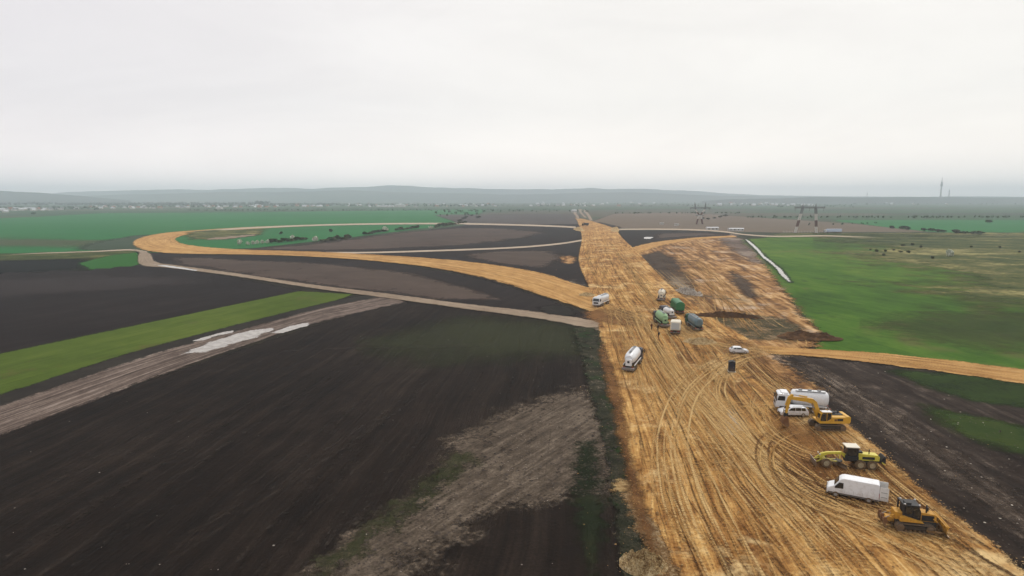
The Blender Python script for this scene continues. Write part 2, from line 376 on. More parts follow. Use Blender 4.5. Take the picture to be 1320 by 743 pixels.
# soil fields
S('field', [(440, 320), (480, 305), (540, 298), (600, 290.5), (750, 289), (751, 312), (600, 324), (400, 327), (300, 322)], dark_soil_b, 2, .003, label='dark soil field inside the haul road loop')
S('field', [(330, 321.5), (430, 312), (520, 300), (590, 294), (650, 295), (700, 300), (670, 307), (600, 316), (500, 321), (380, 323)], pale_soil, 5, .012, label='dry brown patch inside the haul road loop')
S('field', [(400, 326), (600, 321), (750, 313), (748, 340), (760, 370), (778, 402), (700, 380), (560, 345)], dark_soil_b, 1.5, .002, label='dark soil wedge between haul road and corridor')
S('field', [(590, 329), (650, 324), (712, 324), (722, 334), (700, 345), (650, 341)], pale_soil, 3, .012, label='dry brown patch in the soil wedge')
S('field', [(722, 332), (734, 329), (742, 333), (736, 341), (726, 339)], yard_soil, 2, .004, label='ochre spill on the dark soil wedge')
S('field', [(712, 368), (735, 362), (760, 372), (765, 390), (745, 385), (722, 378)], ground_mat('churned_grey', [(.04, .032, .027), (.10, .08, .06), (.30, .25, .19)], alpha=(1.1, .2, .12), sc=(.03, .2, 1)), 3, .01, label='churned grey soil beside the haul road mouth')
S('field', [(180, 326), (300, 330), (420, 333), (520, 342), (620, 360), (700, 384), (770, 412), (740, 414), (600, 397), (480, 380), (340, 361), (215, 343)], dark_soil_b, 1.5, .002, label='long dark field between lane and haul road')
S('field', [(215, 331), (400, 339), (520, 351), (590, 368), (610, 376), (640, 386), (560, 385), (480, 376), (340, 358), (240, 342)], pale_soil, 3, .010, label='dry brown strip between lane and haul road')
S('field', [(-500, 362), (0, 353), (120, 348), (182, 342), (215, 345), (300, 358), (392, 376), (0, 459), (-500, 562)], dark_soil_b, 1.0, .001, label='dark ploughed field left of the grass strip')
S('field', [(-120, 366), (0, 360), (150, 352), (260, 362), (180, 372), (0, 385), (-120, 380)], ground_mat('lighter_plough', [(.035, .028, .027), (.048, .038, .036), (.06, .048, .045)], alpha=(1.0, .4, .02, .6), sc=(.01, .05, .5)), 10, .03, label='slightly paler ploughed soil at the left')
S('field', [(-500, 700), (0, 556), (300, 455), (508, 388), (600, 398), (745, 420), (768, 450), (790, 520), (805, 600), (815, 680), (830, 760), (860, 900), (-500, 1200)], dark_soil, .6, .001, label='large dark bare field in the left foreground', dx=8)
S('field', [(470, 440), (600, 410), (760, 420), (770, 450), (690, 462), (560, 470)], ground_mat('greenish_soil', [(.022, .022, .012), (.030, .032, .014), (.038, .042, .018)], alpha=(1.0, .4, .04, .8), sc=(.02, .1, 1)), 8, .03, label='faint green growth on the dark foreground field')
S('field', [(745, 500), (785, 530), (800, 610), (770, 640), (650, 655), (560, 705), (480, 800), (360, 800), (440, 715), (520, 655), (585, 605), (575, 575), (650, 535)], pale_near, 4.0, .02, label='dry crumbly patch in the foreground field', dx=5)
S('field', [(600, 585), (612, 600), (520, 665), (440, 728), (380, 790), (330, 790), (420, 725), (520, 645)], ground_mat('weedy_rim', [(.018, .020, .008), (.036, .038, .014), (.085, .070, .045)], alpha=(1.9, .3, .30, .85), sc=(.05, .5, 3), w=(.3, .4, .5), contrast=1.3, bump=.6), 1.8, .01, label='weedy green rim of the dry foreground patch', dx=4)
S('field', [(742, 575), (762, 570), (772, 620), (775, 690), (765, 740), (752, 690), (740, 640)], ground_mat('dark_green_weeds', [(.008, .010, .004), (.012, .017, .006), (.03, .030, .013)], alpha=(1.7, .35, .3, .9), sc=(.1, .5, 3), bump=.5), 1.2, .006, label='narrow dark green weed strip in the foreground field', dx=4)
# grass strip, ditch, muddy track
S('field', [(-500, 562), (0, 457), (385, 376), (456, 380), (420, 393), (200, 449), (0, 513), (-500, 668)], strip_green, .8, .001, label='bright green grass strip beside the muddy track', dx=4, fine=.45)
ribbon('ditch', [(-500, 664), (0, 510), (200, 447), (420, 391), (478, 380)], [(-500, 688), (0, 527), (200, 459), (420, 398), (492, 384)], ground_mat('ditch_soil', [(.014, .012, .010), (.022, .018, .014), (.035, .03, .022)], alpha=(.9, .2, .5), sc=(.05, .4, 2)), label='dark shallow ditch along the grass strip', edge=.4)
ribbon('track', [(-500, 688), (0, 525), (200, 457), (330, 421), (420, 397), (500, 382)], [(-500, 742), (0, 562), (200, 487), (330, 441), (420, 414), (522, 390)], mud, label='rutted muddy farm track left of the big dark field', edge=.25, sub=14)
S('puddle', [(234, 457.5), (252, 449.5), (272, 441.5), (302, 432), (325, 426.5), (352, 423.5), (357, 426), (336, 432), (328, 437), (306, 443), (285, 449), (268, 455)], wet_mat, 1.1, 0, label='long pale puddle on the muddy track', dx=1, fine=.2)
S('puddle', [(350, 430), (372, 422), (390, 417.5), (402, 416), (398, 420), (382, 426), (366, 430)], wet_mat, .9, 0, label='short pale puddle on the muddy track', dx=1, fine=.2)
S('puddle', [(246, 441), (268, 434), (290, 428.6), (302, 427), (300, 430), (280, 434), (262, 440)], wet_mat, .3, 0, label='thin sliver of water at the grass strip edge', dx=1, fine=.2)
# right hand side
S('field', [(948, 310), (1000, 306), (1120, 306), (1800, 303), (1800, 560), (1320, 486), (1050, 456), (1060, 436), (1024, 392), (990, 348)], field_green, 1.5, .002, label='green crop field on the right')
S('field', [(1000, 301), (1800, 299), (1800, 318), (1320, 316), (1180, 312), (1000, 305)], heath, 3, .006, label='dark rough band behind the green field')
S('field', [(1060, 304), (1800, 300), (1800, 420), (1320, 405), (1250, 385), (1180, 360), (1140, 340), (1120, 322)], heath, 14, .10, label='olive heath with bushes on the right')
S('field', [(1120, 418), (1200, 405), (1420, 412), (1500, 440), (1320, 452), (1200, 440)], ground_mat('weedy_crop', [(.035, .05, .015), (.06, .065, .022), (.09, .08, .035)], alpha=(1.2, .4, .05, .55), sc=(.02, .12, 1), contrast=1.2), 6, .04, label='thin weedy patch in the green field')
S('field', [(965, 455), (1060, 463), (1150, 473), (1320, 494), (1800, 568), (1800, 1300), (1500, 890), (1320, 752), (1262, 706), (1205, 660), (1150, 606), (1100, 560), (1040, 515), (1000, 490)], ground_mat('tilled_dark_soil', [(.009, .0055, .0038), (.022, .0145, .0105), (.042, .030, .023), (.12, .092, .072)], w=(.3, .4, .3), sc=(.02, .2, 2.2), streak=[(ang((1010, 480), (1320, 690)), .03, .5, .8)], contrast=1.35, bump=.6, alpha=(.9, .15, .3), pos=[0, .45, .75, 1], speck=((.42, .38, .32), .45, .07, .3)), .8, .002, label='dark rutted soil field right of the corridor', dx=6)
gp = ground_mat('green_regrowth', [(.012, .024, .004), (.025, .046, .007), (.045, .062, .012)], alpha=(1.1, .32, .06, .92), sc=(.03, .2, 1.5), contrast=1.1, bump=.4)
S('field', [(1140, 478), (1240, 484), (1330, 497), (1800, 570), (1800, 640), (1320, 528), (1250, 517), (1190, 500)], gp, 1.5, .006, label='green regrowth under the ochre side road')
S('field', [(1185, 522), (1240, 536), (1330, 556), (1600, 620), (1600, 690), (1330, 592), (1270, 572), (1215, 545)], gp, 2, .012, label='second green regrowth patch on the dark field')
ruts = ground_mat('trampled_grey_soil', [(.025, .017, .012), (.085, .062, .046), (.26, .205, .16)], uv=True, w=(.2, .4, .4), sc=(.03, .3, 2), streak=[(0, .03, .8, .7)], alpha=(1.5, .3, .35, .6), contrast=1.7, bump=.9)
ribbon('track', [(1000, 470), (1080, 520), (1150, 565), (1230, 625), (1320, 690), (1420, 770)], [(1040, 468), (1110, 508), (1190, 560), (1280, 625), (1380, 690), (1500, 770)], ruts, label='trampled pale wheel ruts across the right dark field', edge=1.2, sub=12)
# disturbed area right of the corridor
S('field', [(808, 322), (850, 311), (900, 306), (945, 306), (965, 322), (990, 348), (1022, 392), (1058, 434), (1048, 450), (960, 452), (900, 420), (860, 380), (830, 345)], yard_soil, 2.5, .012, label='disturbed ochre ground beside the corridor', dx=4)
gs = ground_mat('bare_dark_patch', [(.028, .020, .015), (.055, .038, .027), (.10, .07, .048)], alpha=(1.5, .35, .08, .85), sc=(.03, .2, 1.5), bump=.5)
S('field', [(820, 332), (850, 324), (868, 334), (884, 352), (894, 374), (872, 380), (850, 358)], gs, 2, .006, label='dark soil strip in the disturbed ground', dx=3)
S('field', [(862, 358), (878, 356), (890, 370), (893, 378), (872, 378)], ground_mat('grey_gravelly', [(.10, .075, .05), (.19, .145, .10), (.36, .30, .23)], alpha=(1.6, .35, .1, .9), sc=(.05, .3, 2)), 2, .004, label='grey gravelly patch above the parked trucks', dx=3)
S('field', [(942, 352), (958, 358), (982, 384), (962, 386), (946, 366)], gs, 1.5, .006, label='oval dark patch in the disturbed ground', dx=3)
S('field', [(940, 300), (960, 312), (985, 340), (970, 342), (948, 325), (925, 306)], ground_mat('grey_rough_margin', [(.07, .055, .045), (.14, .10, .08), (.30, .24, .19)], alpha=(1.2, .3, .05, .9), sc=(.02, .15, 1), contrast=1.3), 4, .012, label='grey rough margin of the disturbed ground', dx=3)
S('field', [(900, 408), (960, 404), (1010, 412), (1040, 428), (1020, 442), (950, 438), (905, 430)], ground_mat('weedy_dark_soil', [(.022, .022, .012), (.045, .045, .022), (.13, .09, .045), (.28, .2, .12)], alpha=(1.2, .25, .1, .9), sc=(.04, .25, 2), contrast=1.5, w=(.3, .5, .4)), 3, .012, label='dark weedy band above the side road', dx=3)
# lanes
S('field', [(797, 298), (850, 297.5), (905, 298.5), (945, 302), (935, 305), (890, 307), (850, 312), (818, 322), (806, 312)], dark_soil_b, 1.5, .003, label='dark soil wedge between the two lanes right of the corridor', dx=3)
S('field', [(850, 301), (905, 300.5), (930, 303), (880, 306), (845, 308)], pale_soil, 2, .008, label='dry brown patch in the wedge right of the corridor', dx=3)
S('field', [(770, 286), (800, 293), (800, 297), (775, 296)], dark_soil_b, 1.5, .003, label='dark soil strip beside the corridor end', dx=3)
vlane([(742, 293.5), (700, 291.5), (640, 289.8), (600, 289)], 2.0, lane_far, label='pale lane joining haul road and corridor end', edge=.3)
vlane([(752, 310), (728, 314), (690, 318), (640, 321), (560, 324), (480, 326.3), (420, 326.5)], 2.0, lane_far, label='pale lane from corridor to haul road', edge=.3)
vlane([(795, 296.2), (850, 296), (900, 297), (935, 299.5), (960, 303), (1000, 305.3), (1060, 304.6), (1100, 305.8), (1128, 306.5)], [1.7, 1.7, 1.7, 1.6, 1.5, 1.6, 1.5, .9, .2], lane_far, label='pale lane running right from the corridor end', edge=.3)
ribbon('road', [(806, 322), (840, 313.5), (870, 309.5), (910, 306), (945, 304.2)], [(822, 328), (848, 318.5), (876, 312.5), (912, 308.2), (950, 306.2)], road_soil, label='ochre branch road right of the corridor', edge=.3)
vlane([(15, 329), (60, 327), (120, 325), (168, 323), (190, 326)], [.2, .9, 1.2, 1.6, 1.6], lane_far, label='pale lane behind the small green plot', edge=.5)
ribbon('road', [(168, 322), (192, 327), (200, 338), (225, 342.6), (300, 352.6), (400, 367.6), (500, 379.8), (600, 393), (700, 404.5), (800, 420)], [(180, 326), (178, 334), (184, 343), (222, 346.6), (300, 356.6), (400, 372), (500, 385.5), (600, 399.5), (700, 413), (790, 431)], lane, label='straight pale lane from the bend to the corridor', edge=.25, sub=12)
S('puddle', [(198, 342.4), (215, 343), (240, 346.6), (256, 349.6), (252, 350.2), (236, 348), (212, 344.8)], wet_mat, .6, 0, label='white wet strip at the start of the pale lane', dx=1, fine=.3)
# haul road loop
ribbon('road', [(800, 412), (760, 402), (735, 394), (690, 379), (640, 363), (590, 352), (540, 343.5), (480, 337), (400, 331.5), (320, 329), (250, 328), (205, 326), (180, 321), (172, 313), (185, 306), (215, 300.5), (260, 297), (330, 292.8), (420, 289.6), (500, 288), (575, 287.8), (605, 288)],
       [(810, 380), (780, 377), (745, 368), (700, 353.5), (650, 344.5), (600, 338), (550, 333.5), (480, 329), (400, 325), (330, 323), (290, 321.2), (260, 318.7), (236, 315), (226, 310), (230, 306), (247, 302), (277, 299), (332, 295.2), (420, 291.4), (500, 289.9), (575, 289.5), (605, 289.6)],
       road_soil, label='curving ochre haul road looping round the left fields', edge=.12, sub=10)
vlane([(250, 299.8), (300, 295.7), (350, 293.1), (420, 290.5), (500, 289), (575, 288.7), (605, 288.8)], 1.9, lane_far, label='pale dry tail of the haul road crossing the green fields', edge=.4)
S('field', [(240, 300), (275, 297.5), (340, 296), (330, 304), (290, 309), (245, 309)], heath, 4, .01, label='rough patch inside the haul road bend', dx=4)
S('field', [(266, 308), (290, 306), (330, 302.5), (328, 304.5), (295, 308.5), (268, 310)], lane, 1.5, .002, label='pale bare strip inside the haul road bend', dx=3)
# side road
ribbon('road', [(955, 445), (1000, 449), (1060, 452.5), (1150, 459), (1250, 470), (1330, 480), (1500, 503), (1800, 545)], [(958, 458), (1000, 458), (1060, 463), (1150, 472.5), (1250, 486.5), (1330, 498), (1500, 524), (1800, 572)], road_soil, label='ochre side road leaving to the right', edge=.25, sub=10)
# corridor
CL = [(741, 281.5), (744, 285), (748, 296), (750, 310), (746, 335), (757, 366), (772, 402), (772, 430), (785, 470), (798, 530), (812, 600), (826, 660), (850, 743), (890, 860), (960, 1100)]
CR = [(752, 282.5), (764, 286), (789, 294), (803, 308), (826, 330), (856, 362), (905, 402), (965, 440), (985, 462), (1042, 512), (1118, 570), (1180, 628), (1330, 748), (1500, 890), (1800, 1200)]
ribbon('construction_corridor', CL, CR, cor_soil, label='wide graded ochre earth corridor running to the horizon', edge=.07, across=34, sub=14)
S('field', [(950, 438), (985, 455), (1020, 478), (1060, 512), (1020, 512), (960, 480), (930, 450)], yard_soil, 2, .02, label='ochre mouth of the side road', dx=4)
S('powder_patch', [(930, 532), (944, 530), (954, 540), (955, 556), (946, 566), (934, 560), (928, 545)], ground_mat('lime_powder', [(.40, .30, .18), (.55, .47, .36), (.66, .60, .50)], alpha=(1.2, .45, .8, .75), sc=(.2, 1, 5)), 1.0, 0, label='round pale powder patch on the ochre corridor', dx=2)
S('field', [(757, 404), (790, 398), (812, 404), (815, 420), (780, 420), (760, 412)], ground_mat('deep_ochre', [(.10, .045, .015), (.19, .09, .03), (.27, .14, .05)], alpha=(1.2, .3, .1, .9), sc=(.04, .3, 2)), 2, .01, label='deep brown ochre patch at the haul road mouth', dx=3)
S('field', [(692, 398), (712, 394), (735, 398), (745, 408), (725, 409), (700, 405)], ground_mat('black_wet_mud', [(.006, .005, .004), (.014, .011, .008), (.05, .04, .03)], alpha=(1.1, .2, .2), sc=(.05, .3, 2)), 1.5, .005, label='black wet mud by the lane crossing', dx=3)
# verge of corridor
ribbon('verge', [(738, 424), (752, 470), (765, 520), (780, 580), (790, 640), (804, 743), (824, 900)], [(768, 424), (783, 470), (795, 530), (805, 590), (816, 650), (838, 743), (875, 900)], verge, label='weedy verge along the corridor edge', edge=.5, sub=12)
S('field', [(800, 640), (816, 630), (850, 690), (880, 760), (850, 770), (830, 700)], ground_mat('crumbly_tan', [(.10, .055, .022), (.22, .13, .055), (.42, .31, .18)], alpha=(1.3, .2, .5, .95), sc=(.2, .9, 4), w=(.2, .4, .6), contrast=1.5, bump=1.0), .8, .004, label='crumbly tan margin of the corridor in the foreground', dx=3)
S('field', [(788, 627), (800, 622), (815, 626), (814, 636), (800, 641), (789, 636)], ground_mat('tan_spill', [(.12, .07, .025), (.22, .13, .05), (.40, .29, .14)], alpha=(1.4, .25, .7), sc=(.3, 1.5, 6), contrast=1.4, bump=.9), .8, 0, label='tan soil spilled across the weedy verge', dx=2, fine=.5)
# ditch with water in the green field
S('stream', [(958, 308.5), (966, 309.5), (976, 319), (990, 333), (1004, 344), (1012, 351), (1018, 360), (1022, 366), (1018, 366), (1008, 358), (1000, 348), (986, 337), (971, 322)], ground_mat('stream_mud', [(.015, .03, .008), (.02, .04, .01), (.05, .06, .03)], alpha=(.8, .3, .1), sc=(.05, .3, 2)), 2.0, 0, label='dark green bank of the pale ditch', dx=2)
S('stream', [(960, 308.5), (966, 311.5), (972, 316.5), (979, 323), (985, 331), (994, 337.5), (1001, 343.5), (1008, 349), (1011, 354), (1016, 359), (1020, 366), (1016, 364), (1009, 358), (1004, 353), (1000, 347), (992, 339.5), (983, 333), (976, 324.5), (970, 318.5), (963, 312)], wet_mat, .7, 0, label='pale water ditch cutting into the green field', dx=1, fine=.4)
# ================================================================ simple material
def pmat(name, col, rough=.6, spec=.4, metal=0, coat=0, dirt=.25, dcol=(.22, .14, .07), sc=2.5, bumpy=0):
    m = NT(name); c = m.coord('Object')
    n = m.noise(c, sc, 5, .65, .4)
    base = m.mix(m.math('MULTIPLY', m.ss(n, .45, .75), dirt), (*col, 1), (*dcol, 1))
    if dirt > .05:   # mud thrown up the lower part of a vehicle
        z = m.n('ShaderNodeSeparateXYZ'); m.set(z.inputs[0], c)
        low = m.ss(m.math('MULTIPLY_ADD', n, -1.0, z.outputs[2]), .75, -.15)
        base = m.mix(m.math('MULTIPLY', low, min(1, dirt*1.6)), base, (*dcol, 1))
    nr = m.bump(n, bumpy, .05) if bumpy else None
    return m.bsdf(base, rough, spec, metal, normal=nr, coat=coat)
M = {}
M['white'] = pmat('white_paint', (.74, .75, .77), .4, .5, coat=.3, dirt=.22)
M['cream'] = pmat('cream_paint', (.66, .61, .50), .5, .4, dirt=.2)
M['offwhite'] = pmat('dusty_white_paint', (.70, .70, .69), .55, .4, dirt=.3)
M['yellow'] = pmat('machine_yellow', (.62, .34, .03), .5, .4, dirt=.42)
M['dirty_yellow'] = pmat('muddy_machine_yellow', (.50, .25, .025), .6, .3, dirt=.6, dcol=(.13, .075, .035), sc=3.5)
M['lemon'] = pmat('pale_machine_yellow', (.60, .52, .06), .5, .4, dirt=.42)
M['green'] = pmat('green_paint', (.02, .15, .05), .5, .4, dirt=.2)
M['dgreen'] = pmat('dark_green_paint', (.012, .075, .04), .5, .4, dirt=.2)
M['slate'] = pmat('slate_blue_paint', (.11, .17, .19), .5, .4, dirt=.2)
M['palegreen'] = pmat('pale_green_tarp', (.27, .42, .23), .7, .2, dirt=.25)
M['silver'] = pmat('silver_tarp', (.42, .45, .46), .5, .4, dirt=.2)
M['navy'] = pmat('dark_blue_paint', (.012, .016, .035), .4, .5, dirt=.15)
M['grey'] = pmat('grey_steel', (.20, .21, .22), .55, .5, metal=.3, dirt=.3)
M['black'] = pmat('black_parts', (.018, .018, .019), .6, .3, dirt=.12)
M['rubber'] = pmat('dusty_rubber', (.028, .026, .024), .9, .1, dirt=.35)
M['track'] = pmat('track_steel', (.10, .085, .07), .7, .4, metal=.3, dirt=.5)
M['glass'] = pmat('dark_glass', (.010, .013, .016), .08, .8, dirt=0)
M['rim'] = pmat('pale_rim', (.42, .42, .42), .4, .5, metal=.4, dirt=.2)
M['yrim'] = pmat('cream_rim', (.62, .58, .40), .5, .4, dirt=.4)
M['steel'] = pmat('worn_steel', (.30, .28, .26), .45, .5, metal=.7, dirt=.5)
M['rust'] = pmat('rusty_steel', (.16, .075, .035), .8, .2, dirt=.4)
M['lamp'] = pmat('lamp_glass', (.55, .55, .55), .1, .8, dirt=0)
M['red'] = pmat('red_lamp', (.35, .02, .02), .3, .5, dirt=0)
M['orange'] = pmat('orange_lamp', (.65, .20, .02), .3, .5, dirt=0)
M['concrete'] = pmat('concrete', (.30, .29, .28), .9, .1, dirt=0)
M['red_band'] = pmat('weathered_red_band', (.13, .06, .05), .8, .1, dirt=0)
M['white_band'] = pmat('weathered_white_band', (.62, .58, .54), .8, .1, dirt=0)
M['wall'] = pmat('house_wall', (.50, .48, .45), .9, .1, dirt=0)
M['wall_b'] = pmat('house_wall_tan', (.40, .33, .26), .9, .1, dirt=0)
M['roof_pale'] = pmat('pale_sheet_roof', (.46, .47, .49), .6, .3, dirt=0)
M['roof_red'] = pmat('red_tile_roof', (.26, .10, .06), .9, .1, dirt=0)
M['roof_grey'] = pmat('grey_roof', (.17, .17, .18), .9, .1, dirt=0)
M['bluewhite'] = pmat('blue_white_tarp', (.50, .56, .70), .6, .3, dirt=.1)
# ================================================================ mesh builder
class MB:
    def __init__(s): s.v = []; s.f = []; s.mi = []; s.mats = []; s.c = 0; s.sm = []
    def use(s, mat):
        if mat not in s.mats: s.mats.append(mat)
        s.c = s.mats.index(mat); return s
    def add(s, V, Fc, smooth=False):
        b = len(s.v); s.v += [tuple(v) for v in V]
        for f in Fc: s.f.append(tuple(b+i for i in f)); s.mi.append(s.c); s.sm.append(smooth)
        return s
    def box(s, x0, x1, y0, y1, z0, z1, bev=0.0, rot=None, about=None):
        V = [(x, y, z) for z in (z0, z1) for y in (y0, y1) for x in (x0, x1)]
        Fc = [(0, 2, 3, 1), (4, 5, 7, 6), (0, 1, 5, 4), (2, 6, 7, 3), (0, 4, 6, 2), (1, 3, 7, 5)]
        if bev > 0:
            bm = bmesh.new(); vv = [bm.verts.new(v) for v in V]; [bm.faces.new([vv[i] for i in f]) for f in Fc]
            bmesh.ops.bevel(bm, geom=bm.edges[:], offset=bev, segments=2, affect='EDGES', profile=.5)
            bm.verts.index_update(); V = [v.co.copy() for v in bm.verts]; Fc = [[v.index for v in f.verts] for f in bm.faces]; bm.free()
        if rot:
            c = Vector(about or ((x0+x1)/2, (y0+y1)/2, (z0+z1)/2)); mt = Matrix.Rotation(rot[1], 4, rot[0])
            V = [mt @ (Vector(v)-c)+c for v in V]
        return s.add(V, Fc)
    def tube(s, p, q, r0, r1=None, n=10, caps=True):
        r1 = r0 if r1 is None else r1; p = Vector(p); q = Vector(q); d = (q-p).normalized()
        a = d.orthogonal().normalized(); b = d.cross(a); V = []
        for c, r in ((p, r0), (q, r1)):
            for i in range(n):
                t = 2*math.pi*i/n; V.append(c+a*math.cos(t)*r+b*math.sin(t)*r)
        Fc = [(i, (i+1) % n, n+(i+1) % n, n+i) for i in range(n)]
        s.add(V, Fc, n > 6)
        if caps: s.add(V, [tuple(range(n-1, -1, -1)), tuple(range(n, 2*n))])
        return s
    def bar(s, p, q, w=.1, h=None):
        h = h or w; p = Vector(p); q = Vector(q); d = (q-p).normalized()
        u = Vector((0, 0, 1)) if abs(d.z) < .9 else Vector((1, 0, 0)); a = d.cross(u).normalized(); b = a.cross(d)
        V = [c+a*x*w/2+b*y*h/2 for c in (p, q) for x, y in ((-1, -1), (1, -1), (1, 1), (-1, 1))]
        return s.add(V, [(3, 2, 1, 0), (4, 5, 6, 7), (0, 1, 5, 4), (1, 2, 6, 5), (2, 3, 7, 6), (3, 0, 4, 7)])
    def prism(s, prof, y0, y1, bev=0.0, taper=None):
        """side profile in x,z swept across y"""
        n = len(prof); V = [(x, y, z) for y in (y0, y1) for x, z in prof]
        ar = sum(prof[i][0]*prof[(i+1) % n][1]-prof[(i+1) % n][0]*prof[i][1] for i in range(n))
        idx = list(range(n)); Fc = [tuple(idx), tuple(n+i for i in reversed(idx))]+[(i, n+i, n+(i+1) % n, (i+1) % n) for i in range(n)]
        if ar < 0: Fc = [tuple(reversed(f)) for f in Fc]
        if taper: V = [(x, y*taper(x, z), z) for x, y, z in V]
        bm = bmesh.new(); vv = [bm.verts.new(v) for v in V]
        for f in Fc: bm.faces.new([vv[i] for i in f])
        bmesh.ops.recalc_face_normals(bm, faces=bm.faces[:])
        if bev: bmesh.ops.bevel(bm, geom=[e for e in bm.edges if e.calc_face_angle(0) > .15], offset=bev, segments=3, affect='EDGES', profile=.5, clamp_overlap=True)
        bm.verts.index_update(); V = [v.co.copy() for v in bm.verts]; Fc = [[v.index for v in f.verts] for f in bm.faces]; bm.free()
        return s.add(V, Fc)
    def loft(s, rings, caps=True, smooth=True):
        n = len(rings[0]); V = [p for r in rings for p in r]; Fc = []
        for k in range(len(rings)-1):
            for i in range(n): Fc.append((k*n+i, k*n+(i+1) % n, (k+1)*n+(i+1) % n, (k+1)*n+i))
        s.add(V, Fc, smooth)
        if caps: s.add(V, [tuple(range(n-1, -1, -1)), tuple((len(rings)-1)*n+i for i in range(n))])
        return s
    def build(s, name, mat=None, parent=None, loc=None):
        me = bpy.data.meshes.new(name); me.from_pydata([tuple(v) for v in s.v], [], s.f)
        for m in (s.mats or [M[mat] if isinstance(mat, str) else mat]): me.materials.append(M[m] if isinstance(m, str) else m)
        me.polygons.foreach_set('material_index', s.mi if s.mats else [0]*len(s.f)); me.polygons.foreach_set('use_smooth', s.sm)
        bm = bmesh.new(); bm.from_mesh(me); bmesh.ops.recalc_face_normals(bm, faces=bm.faces[:]); bm.to_mesh(me); bm.free()
        me.update(); o = bpy.data.objects.new(name, me); COL.objects.link(o)
        if parent is not None: o.parent = parent
        if loc: o.location = loc
        return o
def empty(name, label, cat, loc=(0, 0, 0), rz=0, group=None):
    o = bpy.data.objects.new(name, None); COL.objects.link(o); o.location = loc; o.rotation_euler = (0, 0, rz); o.empty_display_size = .5
    return tag(o, label, cat, group)
def copy_tree(o, parent=None):
    c = o.copy(); COL.objects.link(c)
    if parent is not None: c.parent = parent
    for ch in o.children: copy_tree(ch, c)
    return c
ZTOP = nextz()
# ================================================================ wheel tracks left in the soil
tm = NT('pressed_wheel_marks'); uvc = tm.coord('UV'); oc = tm.coord('Object')
tone = tm.attr('tone')
tn = tm.math('MULTIPLY_ADD', tm.math('SUBTRACT', tm.noise(oc, 1.5, 3, .6), .5), .5, tone, clamp=True)
tcol = tm.ramp(tn, [(0, (.055, .024, .009)), (.3, (.17, .078, .024)), (.55, (.37, .195, .062)), (.8, (.54, .325, .12)), (1, (.66, .45, .20))])
nz = tm.wsum([(tm.noise(tm.map(uvc, scale=(1.2, .06, 1)), 1, 4, .65), .65), (tm.noise(oc, 2.2, 3, .6), .35)])
su = tm.n('ShaderNodeSeparateXYZ'); tm.set(su.inputs[0], uvc)
cl_ = tm.math('MULTIPLY_ADD', tm.math('SINE', tm.math('MULTIPLY', su.outputs[1], 12.0)), .12, 0)
av = tm.math('ADD', tm.math('MULTIPLY_ADD', tm.math('SUBTRACT', nz, .56), 3.6, tm.attr('a')), cl_)
al = tm.math('MULTIPLY', tm.ss(av, .30, 1.2), .68)
al = tm.math('MULTIPLY', al, tm.ss(tm.attr('a'), 0, .2))
track_mat = tm.bsdf(tcol, .95, .05, alpha=al, normal=tm.bump(tm.math('SUBTRACT', tm.math('MULTIPLY', nz, .6), tm.attr('a')), .9, .25))
class Marks:
    def __init__(s, zones=()): s.V = []; s.F = []; s.A = []; s.T = []; s.U = []; s.zones = zones
    def strip(s, C, w, tone, z, strength=1.0):
        C = np.asarray(C); n = len(C)
        if n < 3: return
        on = np.clip(np.maximum.reduce([sdist(C, q) for q in s.zones])/1.2, 0, 1) if s.zones else np.ones(n)
        T = np.gradient(C, axis=0); T /= np.maximum(np.hypot(T[:, 0], T[:, 1]), 1e-6)[:, None]; N = np.stack([-T[:, 1], T[:, 0]], 1)
        L = np.concatenate([[0], np.cumsum(np.hypot(*np.diff(C, axis=0).T))]); b = len(s.V); uo = rng.uniform(0, 900)
        for i in range(n):
            e = min(1, i/(n*.15), (n-1-i)/(n*.15))*strength*on[i]
            for k, (o, a) in enumerate(((-.5, 0), (-.2, 1), (.2, 1), (.5, 0))):
                p = C[i]+N[i]*o*w; s.V.append((p[0], p[1], z)); s.A.append(a*e); s.T.append(tone); s.U.append((o*w+uo, L[i]+uo))
        for i in range(n-1):
            for k in range(3):
                a = b+i*4+k; s.F.append((a, a+1, a+5, a+4))
    def pair(s, C, gauge, w, tone, z, strength=1):
        C = np.asarray(C); T = np.gradient(C, axis=0); T /= np.maximum(np.hypot(T[:, 0], T[:, 1]), 1e-6)[:, None]; N = np.stack([-T[:, 1], T[:, 0]], 1)
        for sg in (-1, 1): s.strip(C+N*gauge/2*sg, w, tone, z, strength)
    def build(s, name, label, mat):
        F_ = np.array(s.F); V = np.array(s.V); p0, p1, p2 = V[F_[:, 0]], V[F_[:, 1]], V[F_[:, 2]]
        fl = np.cross(p1-p0, p2-p0)[:, 2] < 0; F_[fl] = F_[fl][:, ::-1]
        o = link_mesh(name, V, F_, mat, {'a': s.A, 'tone': s.T}, s.U); return tag(o, label, kind='stuff')
LW = crom(Gn(CL), 20); RW = crom(Gn(CR), 20); NS = len(LW)
def cor(sf, f):
    """point on the corridor: station 0..1, lateral 0..1"""
    i = np.clip(sf, 0, 1)*(NS-1); i0 = np.floor(i).astype(int).clip(0, NS-2); t = (i-i0)[:, None]
    a = LW[i0]*(1-t)+LW[i0+1]*t; b = RW[i0]*(1-t)+RW[i0+1]*t
    return a+(b-a)*np.asarray(f)[:, None]
YARD = np.array([(808, 322), (850, 311), (900, 306), (945, 306), (965, 322), (990, 348), (1022, 392), (1058, 434), (1048, 450), (960, 452), (900, 420), (860, 380), (830, 345)], float)
SIDE = np.array([(900, 430), (955, 445), (1060, 453), (1150, 460), (1330, 481), (1500, 504), (1500, 523), (1330, 497), (1150, 472), (1060, 462), (1000, 480), (950, 470)], float)
